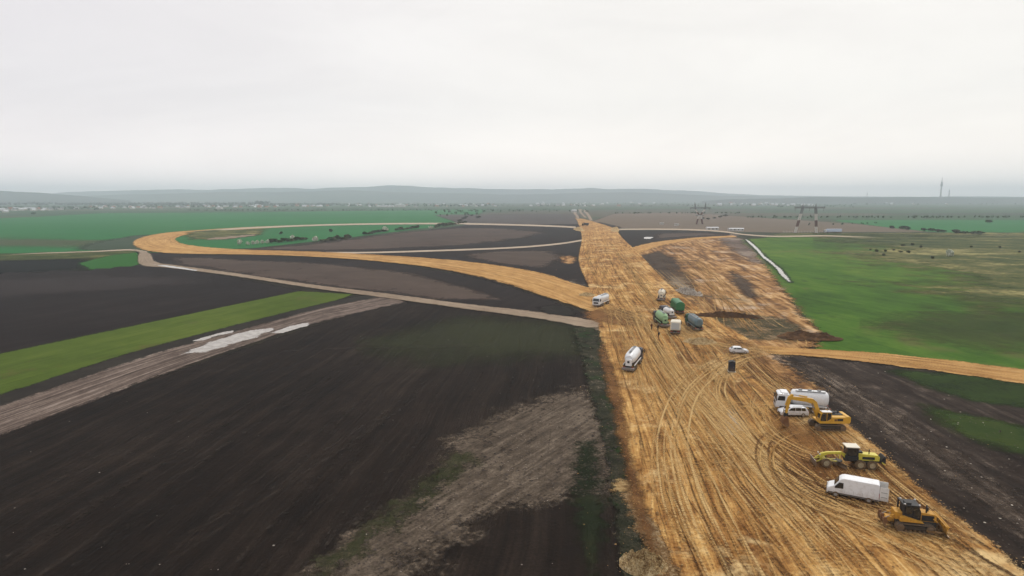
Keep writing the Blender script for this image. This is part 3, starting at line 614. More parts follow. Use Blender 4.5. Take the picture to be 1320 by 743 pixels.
HAUL = np.array([(820, 415), (735, 393), (640, 362), (540, 342), (540, 334), (650, 345), (745, 369), (820, 378)], float)
_cp = np.array(CL+CR[::-1], float)
mk = Marks([Gn(densify(q, 20)) for q in (_cp[_cp[:, 1] < 900], YARD, SIDE, HAUL)]); zt = ZTOP
for k in range(70):
    s0 = rng.uniform(.2, .9); s1 = min(s0+rng.uniform(.1, .35), .985); ss_ = np.linspace(s0, s1, 60); f = rng.uniform(.06, .94)+rng.normal(0, .05)*np.linspace(0, 1, 60)
    ok = (f > .04) & (f < .96)
    if ok.sum() > 8: zt += .0001; mk.strip(cor(ss_[ok], f[ok]), rng.uniform(1.5, 3.6), rng.uniform(.05, .75), zt, rng.uniform(.5, .8))
for k in range(360):
    s0 = rng.uniform(.12, .9); ln = rng.uniform(.08, .40); s1 = min(s0+ln, .985)
    ss_ = np.linspace(s0, s1, int(30+90*ln)); f0 = rng.uniform(.04, .96); fa = rng.normal(0, .08)
    f = f0+fa*np.linspace(0, 1, len(ss_))**1.5+rng.uniform(-.015, .015)*np.sin(np.linspace(0, 5, len(ss_))+rng.uniform(0, 6))
    ok = (f > .03) & (f < .97)
    if ok.sum() < 8: continue
    zt += .0001; tn_ = rng.choice([rng.uniform(.68, 1), rng.uniform(0, .3)], p=[.45, .55])
    C = cor(ss_[ok], f[ok]); dist = C[:, 1].mean()
    mk.pair(C, rng.uniform(1.7, 2.3), rng.uniform(.18, .55)*(1+dist/900), tn_, zt, rng.uniform(.5, 1.1)*(1 if dist < 170 else .7))
def arcs(P, n, spread, tone=(.6, 1), w=(.35, .6), gauge=1.9, endspread=None):
    global zt
    P = np.asarray(P, float)
    for k in range(n):
        W = crom(Gn(P), 10); j0 = rng.normal(0, spread, 2); j1 = rng.normal(0, endspread or spread, 2); t = np.linspace(0, 1, len(W))[:, None]
        W = W+j0*(1-t)+j1*t; zt += .0001
        mk.pair(W, gauge, rng.uniform(*w)*(1+W[:, 1].mean()/900), rng.uniform(*tone), zt, rng.uniform(.8, 1.15))
arcs([(1330, 735), (1180, 680), (1060, 650), (985, 600), (940, 540), (925, 500), (950, 470), (1010, 452)], 9, 1.6)
arcs([(1320, 760), (1150, 700), (1000, 610), (930, 540), (880, 490), (850, 440)], 10, 2.2)
arcs([(1100, 760), (1000, 660), (920, 560), (860, 480), (830, 430), (820, 400)], 10, 3.0)
arcs([(1000, 453), (940, 462), (880, 500), (850, 560), (850, 640), (880, 743)], 6, 1.5)
arcs([(1040, 462), (960, 452), (890, 440), (830, 418), (770, 398), (700, 370)], 8, 2.5, gauge=2.2)
arcs([(1040, 458), (950, 448), (880, 425), (850, 395), (820, 350), (800, 320)], 6, 2.5)
arcs([(790, 450), (800, 440), (812, 450), (820, 480), (825, 520)], 5, 2.0)
arcs([(780, 425), (800, 432), (820, 460), (840, 500), (870, 560)], 6, 3.0)
arcs([(1035, 560), (1000, 575), (995, 605), (1020, 640), (1070, 665), (1130, 690)], 5, 1.0, tone=(.1, .9), gauge=1.6)
arcs([(985, 500), (975, 530), (985, 560), (1020, 585), (1060, 600)], 4, .8, tone=(.5, 1), gauge=1.6)
arcs([(1000, 600), (1020, 618), (1050, 640), (1090, 655)], 4, .8, tone=(0, .3))
arcs([(1228, 690), (1260, 712), (1300, 735), (1360, 770)], 3, .3, tone=(0, .2), w=(.5, .7), gauge=2.2)
arcs([(885, 330), (905, 350), (930, 375), (960, 410), (985, 435)], 14, 7.0, tone=(.2, 1))
arcs([(860, 345), (890, 370), (915, 395), (930, 430)], 10, 6.0, tone=(.1, 1))
arcs([(980, 480), (1040, 520), (1110, 570), (1180, 628), (1290, 712)], 7, 1.2, tone=(.5, 1))
for k in range(26):   # criss-cross manoeuvring marks round the parked trucks
    c0 = np.array([rng.uniform(790, 940), rng.uniform(400, 520)]); a0 = rng.uniform(0, 6.28)
    W0 = np.array(G(*c0)); rad = rng.uniform(12, 34); t = np.linspace(a0, a0+rng.uniform(.6, 1.8), 24)
    zt += .0001; mk.pair(W0+np.stack([np.cos(t), np.sin(t)*1.3], 1)*rad, 1.9, rng.uniform(.4, .8), rng.uniform(.6, 1), zt, .9)
mk.build('wheel_marks', 'pale and dark wheel marks pressed into the ochre corridor', track_mat)
# same on the haul roads and the side road
def road_marks(Lp, Rp, n, name, label):
    global zt
    k_ = Marks(); Lw = crom(Gn(Lp), 10); Rw = crom(Gn(Rp), 10); N_ = len(Lw)
    for i in range(n):
        f = (i+.5)/n+rng.normal(0, .03); a = int(rng.uniform(0, N_*.3)); b = int(rng.uniform(N_*.7, N_)); zt += .0001
        k_.strip((Lw+(Rw-Lw)*f)[a:b], rng.uniform(.8, 1.6), rng.choice([.95, .8, .15, .3]), zt, rng.uniform(.7, 1))
    k_.build(name, label, track_mat)
road_marks([(800, 412), (735, 394), (690, 379), (640, 363), (590, 352), (540, 343.5), (480, 337), (400, 331.5), (320, 329), (250, 328), (205, 326), (180, 321), (172, 313), (185, 306), (215, 300.5)],
           [(810, 380), (745, 368), (700, 353.5), (650, 344.5), (600, 338), (550, 333.5), (480, 329), (400, 325), (330, 323), (290, 321.2), (260, 318.7), (236, 315), (226, 310), (230, 306), (247, 302)], 14, 'wheel_marks', 'long parallel wheel marks along the curving haul road')
road_marks([(960, 447), (1060, 454), (1150, 461), (1250, 472), (1330, 482), (1500, 505)], [(960, 456), (1060, 461.5), (1150, 471), (1250, 484.5), (1330, 496), (1500, 522)], 7, 'wheel_marks', 'pale wheel marks along the side road to the right')
S('field', [(1000, 540), (1045, 556), (1110, 585), (1170, 630), (1240, 694), (1215, 702), (1120, 676), (1050, 655), (1010, 620), (992, 580)], ground_mat('deep_brown_soil', [(.09, .038, .012), (.20, .090, .027), (.33, .17, .055)], alpha=(1.3, .45, .10, .72), sc=(.05, .4, 3), contrast=1.3, bump=.8), 2.2, .01, z=ZTOP, label='deeper brown trampled ground round the parked machines', dx=4)
# faint pale tractor lines across the dark fields
fm = NT('faint_field_lines'); fo = fm.coord('Object')
fcol = fm.ramp(fm.attr('tone'), [(0, (.008, .006, .004)), (.5, (.04, .031, .025)), (1, (.085, .067, .054))])
fa = fm.math('MULTIPLY', fm.ss(fm.math('ADD', fm.attr('a'), fm.math('MULTIPLY', fm.math('SUBTRACT', fm.wsum([(fm.noise(fo, .5, 4, .65), .6), (fm.noise(fo, 3, 3, .6), .4)]), .58), 4.0)), .3, 1.3), .7)
fmat = fm.bsdf(fcol, .95, .05, alpha=fm.math('MULTIPLY', fa, fm.ss(fm.attr('a'), 0, .2)))
EP = np.array([(-500, 700), (0, 570), (300, 462), (508, 396), (600, 404), (738, 426), (760, 470), (775, 540), (790, 640), (800, 740), (820, 900), (-500, 1200)], float)
fk = Marks([Gn(densify(EP, 20))]); e0 = np.array([math.cos(A_E), math.sin(A_E)]); en = np.array([-e0[1], e0[0]])
def fline(P, n, sp, w, tone, st):
    global zt
    for k in range(n):
        Wl = crom(Gn(P), 12)+rng.normal(0, sp, 2); zt += .0001; fk.strip(Wl, rng.uniform(*w), rng.uniform(*tone), zt, rng.uniform(*st))
fline([(150, 760), (260, 690), (380, 612), (520, 520), (560, 480)], 5, .9, (.4, 1.3), (.5, 1), (.6, 1))
fline([(0, 652), (120, 600), (240, 540), (330, 500)], 4, .8, (.4, 1.2), (.4, .9), (.5, .9))
fline([(330, 458), (420, 452), (540, 450), (640, 446)], 3, 1.2, (1, 2.5), (.5, .9), (.5, .9))
for k in range(90):
    b_ = np.array(G(rng.uniform(60, 740), rng.uniform(420, 740))); L_ = rng.uniform(12, 55); t = np.linspace(-L_, L_, 26)[:, None]; bend = rng.normal(0, .0012)
    zt += .0001; fk.strip(b_+e0*t+en*bend*t*t, rng.uniform(.3, 1.6), rng.choice([rng.uniform(.3, .75), rng.uniform(0, .15)]), zt, rng.uniform(.5, .9))
fk.build('field_lines', 'faint pale and dark tillage lines across the large dark field', fmat)
# darker brown bank along the left edge of the corridor
S('field', [(776, 440), (788, 470), (800, 515), (814, 590), (830, 650), (856, 743), (900, 850), (870, 850), (840, 743), (818, 660), (803, 590), (788, 520), (774, 460)], ground_mat('bank_soil', [(.09, .040, .014), (.15, .07, .024), (.24, .125, .045)], alpha=(1.1, .3, .25, .85), sc=(.1, .6, 3), contrast=1.3, bump=.8), .8, .004, z=zt+.01, label='darker brown soil bank on the left edge of the corridor', dx=3)
# ================================================================ loose clods and stones
def clods(name, label, pts, size, mat, flat=.6, seed=1):
    r = np.random.default_rng(seed)
    base = [Vector(v) for v in ((1, 0, 0), (-1, 0, 0), (0, 1, 0), (0, -1, 0), (0, 0, 1), (0, 0, -.4))]
    fc = [(0, 2, 4), (2, 1, 4), (1, 3, 4), (3, 0, 4), (2, 0, 5), (1, 2, 5), (3, 1, 5), (0, 3, 5)]
    V = []; Fc = []
    for (x, y) in pts:
        s = size*r.lognormal(0, .45); a = r.uniform(0, 6.28); b = len(V)
        for v in base:
            q = v*float(s*r.uniform(.6, 1.3)); V.append((x+q.x*math.cos(a)-q.y*math.sin(a), y+q.x*math.sin(a)+q.y*math.cos(a), zt+.005+q.z*flat))
        Fc += [tuple(b+i for i in f) for f in fc]
    o = link_mesh(name, V, Fc, mat); return tag(o, label, kind='stuff')
clod_mat = ground_mat('clod_soil', [(.16, .085, .034), (.30, .18, .075), (.46, .32, .16)], alpha=None, sc=(.1, 1, 6), bump=.5)
dclod_mat = ground_mat('dark_clod_soil', [(.03, .024, .02), (.055, .043, .036), (.11, .088, .07)], alpha=None, sc=(.1, 1, 6), bump=.5)
stone_mat = ground_mat('pale_stone', [(.20, .17, .14), (.34, .30, .26), (.5, .46, .41)], alpha=None, sc=(.1, 1, 6), bump=.4)
def along(side, n, s0, s1, off, sig):
    s_ = rng.uniform(s0, s1, n); f = (rng.normal(off, sig, n) if side == 'L' else 1-rng.normal(off, sig, n)); return cor(s_, f)
clods('soil_clods', 'loose ochre clods strewn along the corridor edges', np.concatenate([along('R', 1500, .45, .98, .005, .012), along('L', 1300, .45, .98, .02, .03), along('L', 2600, .3, .97, .5, .3)]), .07, clod_mat, seed=3)
W0 = np.array([G(rng.uniform(420, 800), rng.uniform(505, 743)) for _ in range(4200)])
keep = sdist(W0, Gn(np.array([(745, 505), (800, 560), (805, 640), (650, 655), (560, 705), (500, 760), (400, 760), (520, 655), (600, 590)], float))) > 0
clods('soil_clods', 'crumbly grey-brown clods on the dry foreground patch', W0[keep], .10, dclod_mat, seed=4)
W1 = np.array([G(rng.uniform(0, 740), 400+343*rng.uniform(0, 1)**.7) for _ in range(50)])
keep = sdist(W1, Gn(np.array([(0, 575), (300, 465), (508, 398), (740, 430), (770, 560), (800, 743), (0, 743)], float))) > 0
clods('field_stones', 'scattered pale stones on the large dark field', W1[keep], .06, stone_mat, seed=5)
W2 = np.array([G(rng.uniform(1000, 1320), rng.uniform(465, 735)) for _ in range(1500)])
keep = sdist(W2, Gn(np.array([(1010, 480), (1320, 560), (1320, 735), (1200, 640)], float))) > 0
clods('field_stones', 'scattered clods and stones on the right dark field', W2[keep], .09, dclod_mat, seed=6)
clods('field_stones', 'sparse pale stones on the right dark field', W2[keep][::9], .08, stone_mat, seed=7)
# ================================================================ far hills
def hills(name, prof, d, depth, mat, label, rough=3, foot=900, seed=0):
    prof = np.array(prof, float); pxs = np.arange(prof[0, 0], prof[-1, 0], 4.0 if d > 7000 else 2.5); ys = np.interp(pxs, prof[:, 0], prof[:, 1])
    rows = [(-foot, 0), (-foot*.6, .35), (-foot*.25, .78), (0, 1), (depth*.4, .8), (depth, 0)]
    V = []; 
    for k, (dy, hf) in enumerate(rows):
        for i, (px, py) in enumerate(zip(pxs, ys)):
            s = (py-CY)/F; t = (px-CX)/F; dn = s*ct+st; fw = ct-s*st; hh = max(CAMH-dn*d/fw, 0)
            x = t/fw*d; nn = mnoise.fractal(Vector((x*.002+seed, dy*.002, seed)), 1, 2, 4)
            h = hh*hf*(1+.25*nn*(1 if k != 3 else 0))*(1+.16*mnoise.fractal(Vector((x*.0009, seed*3.3, 1)), .9, 2.2, 5))+rough*mnoise.noise(Vector((x*.02, dy, seed)))*(hf > 0)
            V.append((x*(1+dy/d), d+dy, max(h, -.5) if hf > 0 else -.5))
    n = len(pxs); Fc = [(k*n+i, k*n+i+1, (k+1)*n+i+1, (k+1)*n+i) for k in range(len(rows)-1) for i in range(n-1)]
    return tag(link_mesh(name, V, Fc, mat, smooth=True), label, kind='structure')
hm = ground_mat('hill_woods_and_meadows', [(.025, .035, .02), (.04, .055, .03), (.07, .075, .045)], alpha=None, sc=(.0006, .003, .02), bump=.1, contrast=1.6)
hm2 = ground_mat('wooded_slope', [(.02, .026, .018), (.032, .04, .026), (.06, .065, .045)], alpha=None, sc=(.001, .006, .04), bump=.1, contrast=1.4)
hills('hills', [(-500, 246), (-100, 249), (60, 250), (100, 247), (150, 245.5), (230, 244.5), (300, 243.5), (335, 242.5), (400, 243.5), (440, 242.5), (485, 241), (502, 239.8), (540, 241.3), (590, 243.5), (640, 245), (690, 243.5), (760, 243), (830, 243.5), (880, 245.5), (930, 249), (1000, 252), (1100, 253.5), (1900, 254)], 8400, 1800, hm, 'far faint range of blue hills along the horizon', rough=2, foot=1500)
hills('hills', [(-500, 252), (100, 253), (180, 250), (260, 248.5), (340, 247.5), (440, 246.5), (540, 248.5), (650, 251), (740, 249), (800, 247.5), (860, 249.5), (940, 253), (1100, 254.5), (1900, 255)], 6600, 1500, hm, 'nearer low range of hazy hills', rough=2, foot=1200, seed=3)
hills('hills', [(-700, 240), (-300, 243.5), (-100, 246), (0, 247.6), (18, 248.8), (60, 250.2), (100, 252.5), (130, 255), (170, 258.5)], 5000, 1500, hm2, 'wooded ridge running in from the left edge', rough=3, foot=900, seed=7)
hills('hills', [(905, 259), (930, 257.3), (965, 256.2), (1010, 255.8), (1045, 254.6), (1100, 255.2), (1200, 254.8), (1320, 254.2), (1500, 253), (2100, 250)], 4500, 1800, hm2, 'long flat wooded ridge on the right horizon', rough=2.0, foot=350, seed=11)
# ================================================================ foliage
def leafmat(name, c0, c1, c2=None):
    m = NT(name); c = m.coord('Object')
    oi = m.n('ShaderNodeNewGeometry').outputs['Random Per Island']
    f = m.math('MULTIPLY_ADD', oi, .6, m.math('MULTIPLY', m.noise(c, .8, 2), .45), clamp=True)
    col = m.ramp(f, [(0, c0), (.6, c1), (1, c2 or c1)])
    return m.bsdf(col, .9, .1)
LM = {'dark': leafmat('dark_leaves', (.018, .034, .010), (.040, .070, .022), (.075, .105, .036)),
      'olive': leafmat('olive_leaves', (.028, .034, .014), (.05, .055, .022), (.08, .075, .035)),
      'bud': leafmat('budding_leaves', (.05, .06, .025), (.10, .11, .05), (.17, .16, .09)),
      'blossom': leafmat('white_blossom', (.22, .26, .15), (.62, .63, .52), (.80, .80, .72)),
      'bark': pmat('bark', (.06, .048, .038), .95, .05, dirt=0), 'straw': None}
def crown_mesh(name, R_, H, z0, n, leaf, mat, seed):
    r = np.random.default_rng(seed); nb = 7
    cs = r.normal(0, 1, (nb, 3)); cs /= np.linalg.norm(cs, axis=1)[:, None]; cs *= r.uniform(.25, .6, (nb, 1)); rs = r.uniform(.35, .6, nb); cs[0] = 0; rs[0] = .65; cs[1] *= .4
    V = []; Fc = []
    for i in range(n):
        k = r.integers(nb); d = r.normal(0, 1, 3); d /= np.linalg.norm(d); p = cs[k]+d*rs[k]*r.uniform(.1, 1.0)
        p = np.array([p[0]*R_, p[1]*R_, z0+(p[2]*.5+.5)*H]); u = r.normal(0, 1, 3); u /= np.linalg.norm(u); w_ = np.cross(u, r.normal(0, 1, 3)); w_ /= np.linalg.norm(w_)
        s = leaf*r.uniform(.5, 1.3); b = len(V)
        p[2] = max(p[2], .05)
        V += [p-u*s-w_*s*.3, p+w_*s*.7, p+u*s-w_*s*.2, p-w_*s*.8]; Fc.append((b, b+1, b+2, b+3))
    me = bpy.data.meshes.new(name); me.from_pydata([tuple(map(float, v)) for v in V], [], Fc); me.materials.append(mat); return me
def trunk_mesh(h, r0, seed):
    r = random.Random(seed); mb = MB(); mb.tube((0, 0, -.05), (.05, .03, h*.6), r0, r0*.6, 6)
    for k in range(4):
        a = k*1.6+r.random(); mb.tube((.05, .03, h*(.35+.06*k)), (math.cos(a)*h*.35, math.sin(a)*h*.35, h*(.7+.05*k)), r0*.45, r0*.15, 5)
    return mb
PROTO = {}
def plant(kind, px, py, R_, H, label, cat, group, leaf='dark', trunk=True, sq=1.0, name='bush'):
    key = (kind, leaf, random.randint(0, 2))
    if key not in PROTO:
        cm = crown_mesh('crown', 1, .92, .1, 300, .21, LM[leaf], len(PROTO)+5); tb = trunk_mesh(.8, .035, len(PROTO)); PROTO[key] = (cm, tb)
    cm, tb = PROTO[key]; p = G(px, py); root = empty(name, label, cat, (p[0], p[1], 0), random.uniform(0, 6.28), group)
    cr = bpy.data.objects.new('crown', cm); COL.objects.link(cr); cr.parent = root; cr.scale = (R_, R_*sq, H)
    if isinstance(tb, MB): tr = tb.build('trunk', LM['bark']); PROTO[key] = (cm, tr.data)
    else: tr = bpy.data.objects.new('trunk', tb); COL.objects.link(tr)
    tr.parent = root; tr.scale = (H*.9, H*.9, H)
    return root
for px, py, R_, H, lab in [(309, 316.5, 2.6, 5, 'round white-blossoming shrub, first from the haul road bend'), (377, 310, 2.6, 5, 'single white-blossoming shrub standing apart in the green field hedge'),
                           (407, 312.3, 3.2, 5.5, 'broad white-blossoming shrub at the dry brown patch corner'), (497, 299, 4, 6.5, 'large pale-blossoming shrub in the hedge beside the green field'),
                           (555, 295.6, 3.5, 4, 'low pale-blossoming shrub near the end of the hedge')]:
    plant('bl', px, py, R_, H, lab, 'shrub', None, 'blossom', name='blossoming_shrub')
for i, px in enumerate((320, 326, 332, 338, 345)):
    plant('bl', px, 316.6-i*.5, 1.9, 3.2+random.random(), 'small white-blossoming shrub in the row along the haul road', 'shrub', 'white shrubs in a row along the haul road', 'blossom', name='blossoming_shrub')
hp = [(350+i*5.2, 314.3-i*.55) for i in range(9)]+[(416+i*4.5, 312-i*.5) for i in range(8)]+[(470+i*4, 303.8-i*.75) for i in range(8)]+[(512+i*4.3, 297.4-i*.35) for i in range(7)]+[(562+i*4.2, 294-i*.7) for i in range(10)]
for px, py in hp:
    plant('h', px, py, random.uniform(3.0, 4.6), random.uniform(2.2, 5.0), 'dark bush in the hedge between the green field and the dry patch', 'bush', 'dark hedge bushes by the loop field', random.choice(['dark', 'bud', 'olive']), name='hedge_bush')
for px, py, R_, H, lab in [(1225, 331, 3, 5, 'pale-blossoming bush alone on the right heath'), (1275, 288.5, 5, 6, 'lone dark bush in the far pale green field'), (43, 276.8, 5, 5, 'lone dark bush in the far left wheat field'), (362, 302.5, 2.5, 3, 'small lone bush inside the loop field'), (427, 299.5, 3, 3.5, 'second small lone bush inside the loop field, nearer the hedge')]:
    plant('l', px, py, R_, H, lab, 'bush', None, 'blossom' if 'pale' in lab[:5] else 'dark', name='bush')
for px, py in [(1122, 323), (1130, 325.5), (1139, 331), (1141, 325), (1152, 324), (1161, 326), (1171, 327), (1176, 317), (1164, 318), (1187, 320), (1202, 334), (1252, 320), (1289, 321), (1314, 326)]:
    plant('e', px, py, random.uniform(1.0, 2.0), random.uniform(1.2, 2.4), 'small dark bush scattered over the olive heath', 'bush', 'dark bushes dotting the right heath', 'olive', name='heath_bush')
for px, py in [(1163, 296), (1170, 297), (1191, 298), (1199, 299), (1208, 299.5), (1216, 300), (1233, 301), (1244, 301.5), (1256, 302), (1264, 302.3), (1150, 295)]:
    plant('f', px, py, random.uniform(4, 6), random.uniform(2.5, 5), 'bush in the far hedge where tan and pale green fields meet', 'bush', 'hedge at the edge of the pale green field', random.choice(['dark', 'olive']), name='hedge_bush')
for px, py in [(905, 283.5), (913, 284), (921, 282.5), (929, 281), (936, 279.5), (601, 281), (608, 279), (598, 283.5), (616, 282), (592, 286)]:
    plant('g', px, py, random.uniform(4, 7), random.uniform(3, 5), 'greyish bush beside the far field boundary', 'bush', 'far boundary bushes', 'olive', name='hedge_bush')
# far woods and village trees: nobody could count them
def woods(name, label, regions, mat, seed, leaf=1.7):
    r = np.random.default_rng(seed); V = []; Fc = []
    for (x0, x1, y0, y1, n, h0, h1) in regions:
        for i in range(n):
            p = G(r.uniform(x0, x1), r.uniform(y0, y1)); h = r.uniform(h0, h1); w_ = h*r.uniform(.35, .6)
            for k in range(14):
                d = r.normal(0, 1, 3); d /= np.linalg.norm(d); c = np.array([p[0], p[1], h*.55])+d*np.array([w_, w_, h*.42])*r.uniform(.3, 1)
                u = r.normal(0, 1, 3); u /= np.linalg.norm(u); v = np.cross(u, r.normal(0, 1, 3)); v /= np.linalg.norm(v); s = h*.22*r.uniform(.6, 1.4); b = len(V)
                V += [c-u*s, c+v*s, c+u*s, c-v*s]; Fc.append((b, b+1, b+2, b+3))
    return tag(link_mesh(name, V, Fc, mat), label, kind='stuff')
greyw = leafmat('bare_spring_woods', (.030, .032, .022), (.05, .05, .035), (.08, .075, .055))
woods('distant_woodland', 'dark belt of far woodland behind the left village', [(-200, 75, 262.5, 265.5, 420, 9, 15), (75, 330, 262.3, 265.5, 650, 8, 13), (330, 345, 263, 265, 60, 14, 22), (345, 440, 263.3, 265.3, 150, 7, 11)], greyw, 2)
woods('distant_trees', 'trees scattered among the far village houses', [(-100, 130, 267.5, 271.5, 150, 5, 9), (130, 340, 265.5, 268, 170, 5, 9), (340, 640, 263.5, 267, 300, 6, 10), (640, 760, 262, 267, 60, 5, 9), (780, 1000, 261, 267, 110, 5, 9), (240, 590, 271.4, 272.2, 160, 3, 5), (600, 760, 271, 274, 45, 4, 6), (560, 625, 272, 279, 26, 4, 7)], LM['dark'], 3)
woods('distant_trees', 'low hedges and trees crossing the plain on the right', [(790, 960, 275.5, 276, 45, 3, 5), (960, 1500, 281, 281.6, 150, 3, 5), (1000, 1100, 264, 268, 60, 5, 8), (1100, 1600, 262.5, 264.5, 130, 5, 9), (1040, 1130, 288.5, 291, 10, 2, 3)], LM['dark'], 4)
# grass tufts on the near verge
def tufts(name, label, poly, n, h, mat, seed):
    r = np.random.default_rng(seed); W = Gn(densify(np.array(poly, float))); lo = W.min(0); hi = W.max(0)
    P = r.uniform(lo, hi, (n*3, 2)); P = P[sdist(P, W) > 0]
    nn = np.array([mnoise.noise(Vector((p[0]*.25, p[1]*.25, 3))) for p in P]); P = P[nn > -.12][:n]; V = []; Fc = []
    for p in P:
        hh = h*r.lognormal(0, .4)
        for k in range(4):
            a = r.uniform(0, 6.28); l = hh*r.uniform(.3, .9); w_ = hh*.16; b = len(V); dx, dy = math.cos(a), math.sin(a)
            V += [(p[0]-dy*w_, p[1]+dx*w_, .04), (p[0]+dy*w_, p[1]-dx*w_, .04), (p[0]+dx*l, p[1]+dy*l, hh)]; Fc.append((b, b+1, b+2))
    return tag(link_mesh(name, V, Fc, mat), label, kind='stuff')
gm = leafmat('weed_blades', (.012, .030, .008), (.022, .055, .012), (.055, .075, .025)); dm = leafmat('dead_weeds', (.09, .075, .05), (.20, .165, .11), (.38, .33, .24))
VP = [(742, 440), (766, 440), (783, 480), (797, 530), (810, 600), (822, 660), (845, 743), (870, 830), (805, 830), (792, 720), (775, 600), (760, 520)]
tufts('verge_grass', 'green weeds growing on the corridor verge', VP, 2600, .14, gm, 1)
tufts('verge_grass', 'dead pale stalks on the corridor verge', VP, 2200, .17, dm, 2)
tufts('field_weeds', 'green weeds rimming the dry foreground patch', [(600, 590), (608, 602), (520, 665), (440, 728), (390, 790), (340, 790), (425, 722), (522, 645)], 800, .13, gm, 3)
tufts('field_weeds', 'dark weeds in the narrow foreground strip', [(744, 575), (762, 572), (772, 640), (775, 700), (750, 690), (742, 640)], 650, .12, gm, 4)
# ================================================================ wheels
def wheel(parent, x, y, r, w, rimmat='rim', lug=False, dual=False):
    side = 1 if y > 0 else -1
    mb = MB().use('rubber'); n = 22; rings = []
    for yy, rr in ((-w/2, r*.62), (-w/2, r*.90), (-w*.38, r), (w*.38, r), (w/2, r*.90), (w/2, r*.62)):
        rings.append([(math.cos(2*math.pi*i/n)*rr, yy, math.sin(2*math.pi*i/n)*rr) for i in range(n)])
    mb.loft(rings, caps=False)
    if lug:
        for i in range(16):
            a = 2*math.pi*i/16; c, s = math.cos(a), math.sin(a)
            for sy in (-1, 1): mb.bar((c*r*1.0, 0, s*r*1.0), (math.cos(a+.16)*r*1.0, sy*w*.48, math.sin(a+.16)*r*1.0), .07, .06)
    o = mb.build('wheel', None, parent, (x, y, r))
    rb = MB().use(rimmat); rings = []
    for yy, rr in ((w*.30, r*.63), (w*.44, r*.60), (w*.34, r*.50), (w*.20, r*.22), (w*.40, r*.17), (w*.40, .01)):
        rings.append([(math.cos(2*math.pi*i/14)*rr, yy*side, math.sin(2*math.pi*i/14)*rr) for i in range(14)])
    rb.loft(rings, caps=False)
    rb.tube((0, -w*.25, 0), (0, w*.25, 0), r*.6, n=14)
    rb.build('rim', None, o)
    return o
def pane(parent, name, pts, mat='glass', th=.03):
    """thin solid pane over a planar outline (3D points), standing proud"""
    P = [Vector(p) for p in pts]; nrm = (P[1]-P[0]).cross(P[2]-P[0]).normalized(); mb = MB(); n = len(P)
    V = [p-nrm*.01 for p in P]+[p+nrm*th for p in P]
    mb.add(V, [tuple(range(n-1, -1, -1)), tuple(range(n, 2*n))]+[(i, (i+1) % n, n+(i+1) % n, n+i) for i in range(n)])
    return mb.build(name, mat, parent)
# ================================================================ car-like bodies
def carbody(root, prof, w, glassz, taper_k, mat, side, screens, bev=.07, wheels=(), wr=.33, rim='rim'):
    zt_ = max(z for x, z in prof)
    def tp(x, z): return 1 - max(0, (z-glassz))/(zt_-glassz)*taper_k
    b = MB().prism(prof, -w/2, w/2, bev, taper=tp).build('body', mat, root)
    for sg in (-1, 1):
        for nm, poly in side:
            pts = [(x, sg*(w/2*tp(x, z)+.004), z) for x, z in poly]
            if sg > 0: pts = pts[::-1]
            # outward facing
            P = [Vector(p) for p in pts]; nr = (P[1]-P[0]).cross(P[2]-P[0])
            if nr.y*sg < 0: pts = pts[::-1]
            pane(b, nm, pts)
    for nm, (a, c), inset in screens:
        ya = w/2*tp(*a)-inset; yc = w/2*tp(*c)-inset
        pts = [(a[0], -ya, a[1]), (a[0], ya, a[1]), (c[0], yc, c[1]), (c[0], -yc, c[1])]
        P = [Vector(p) for p in pts]; nr = (P[1]-P[0]).cross(P[2]-P[0])
        if nr.z < 0: pts = pts[::-1]
        pane(b, nm, pts)
    for x in wheels:
        for y in (-w/2+.10, w/2-.10):
            arch = MB(); arch.tube((x, y+(.03 if y > 0 else -.03), wr), (x, y-(.1 if y > 0 else -.1), wr), wr*1.22, n=20); arch.build('wheel_arch', 'black', b)
            wheel(root, x, y+(.02 if y > 0 else -.02), wr, .22, rim)
    return b
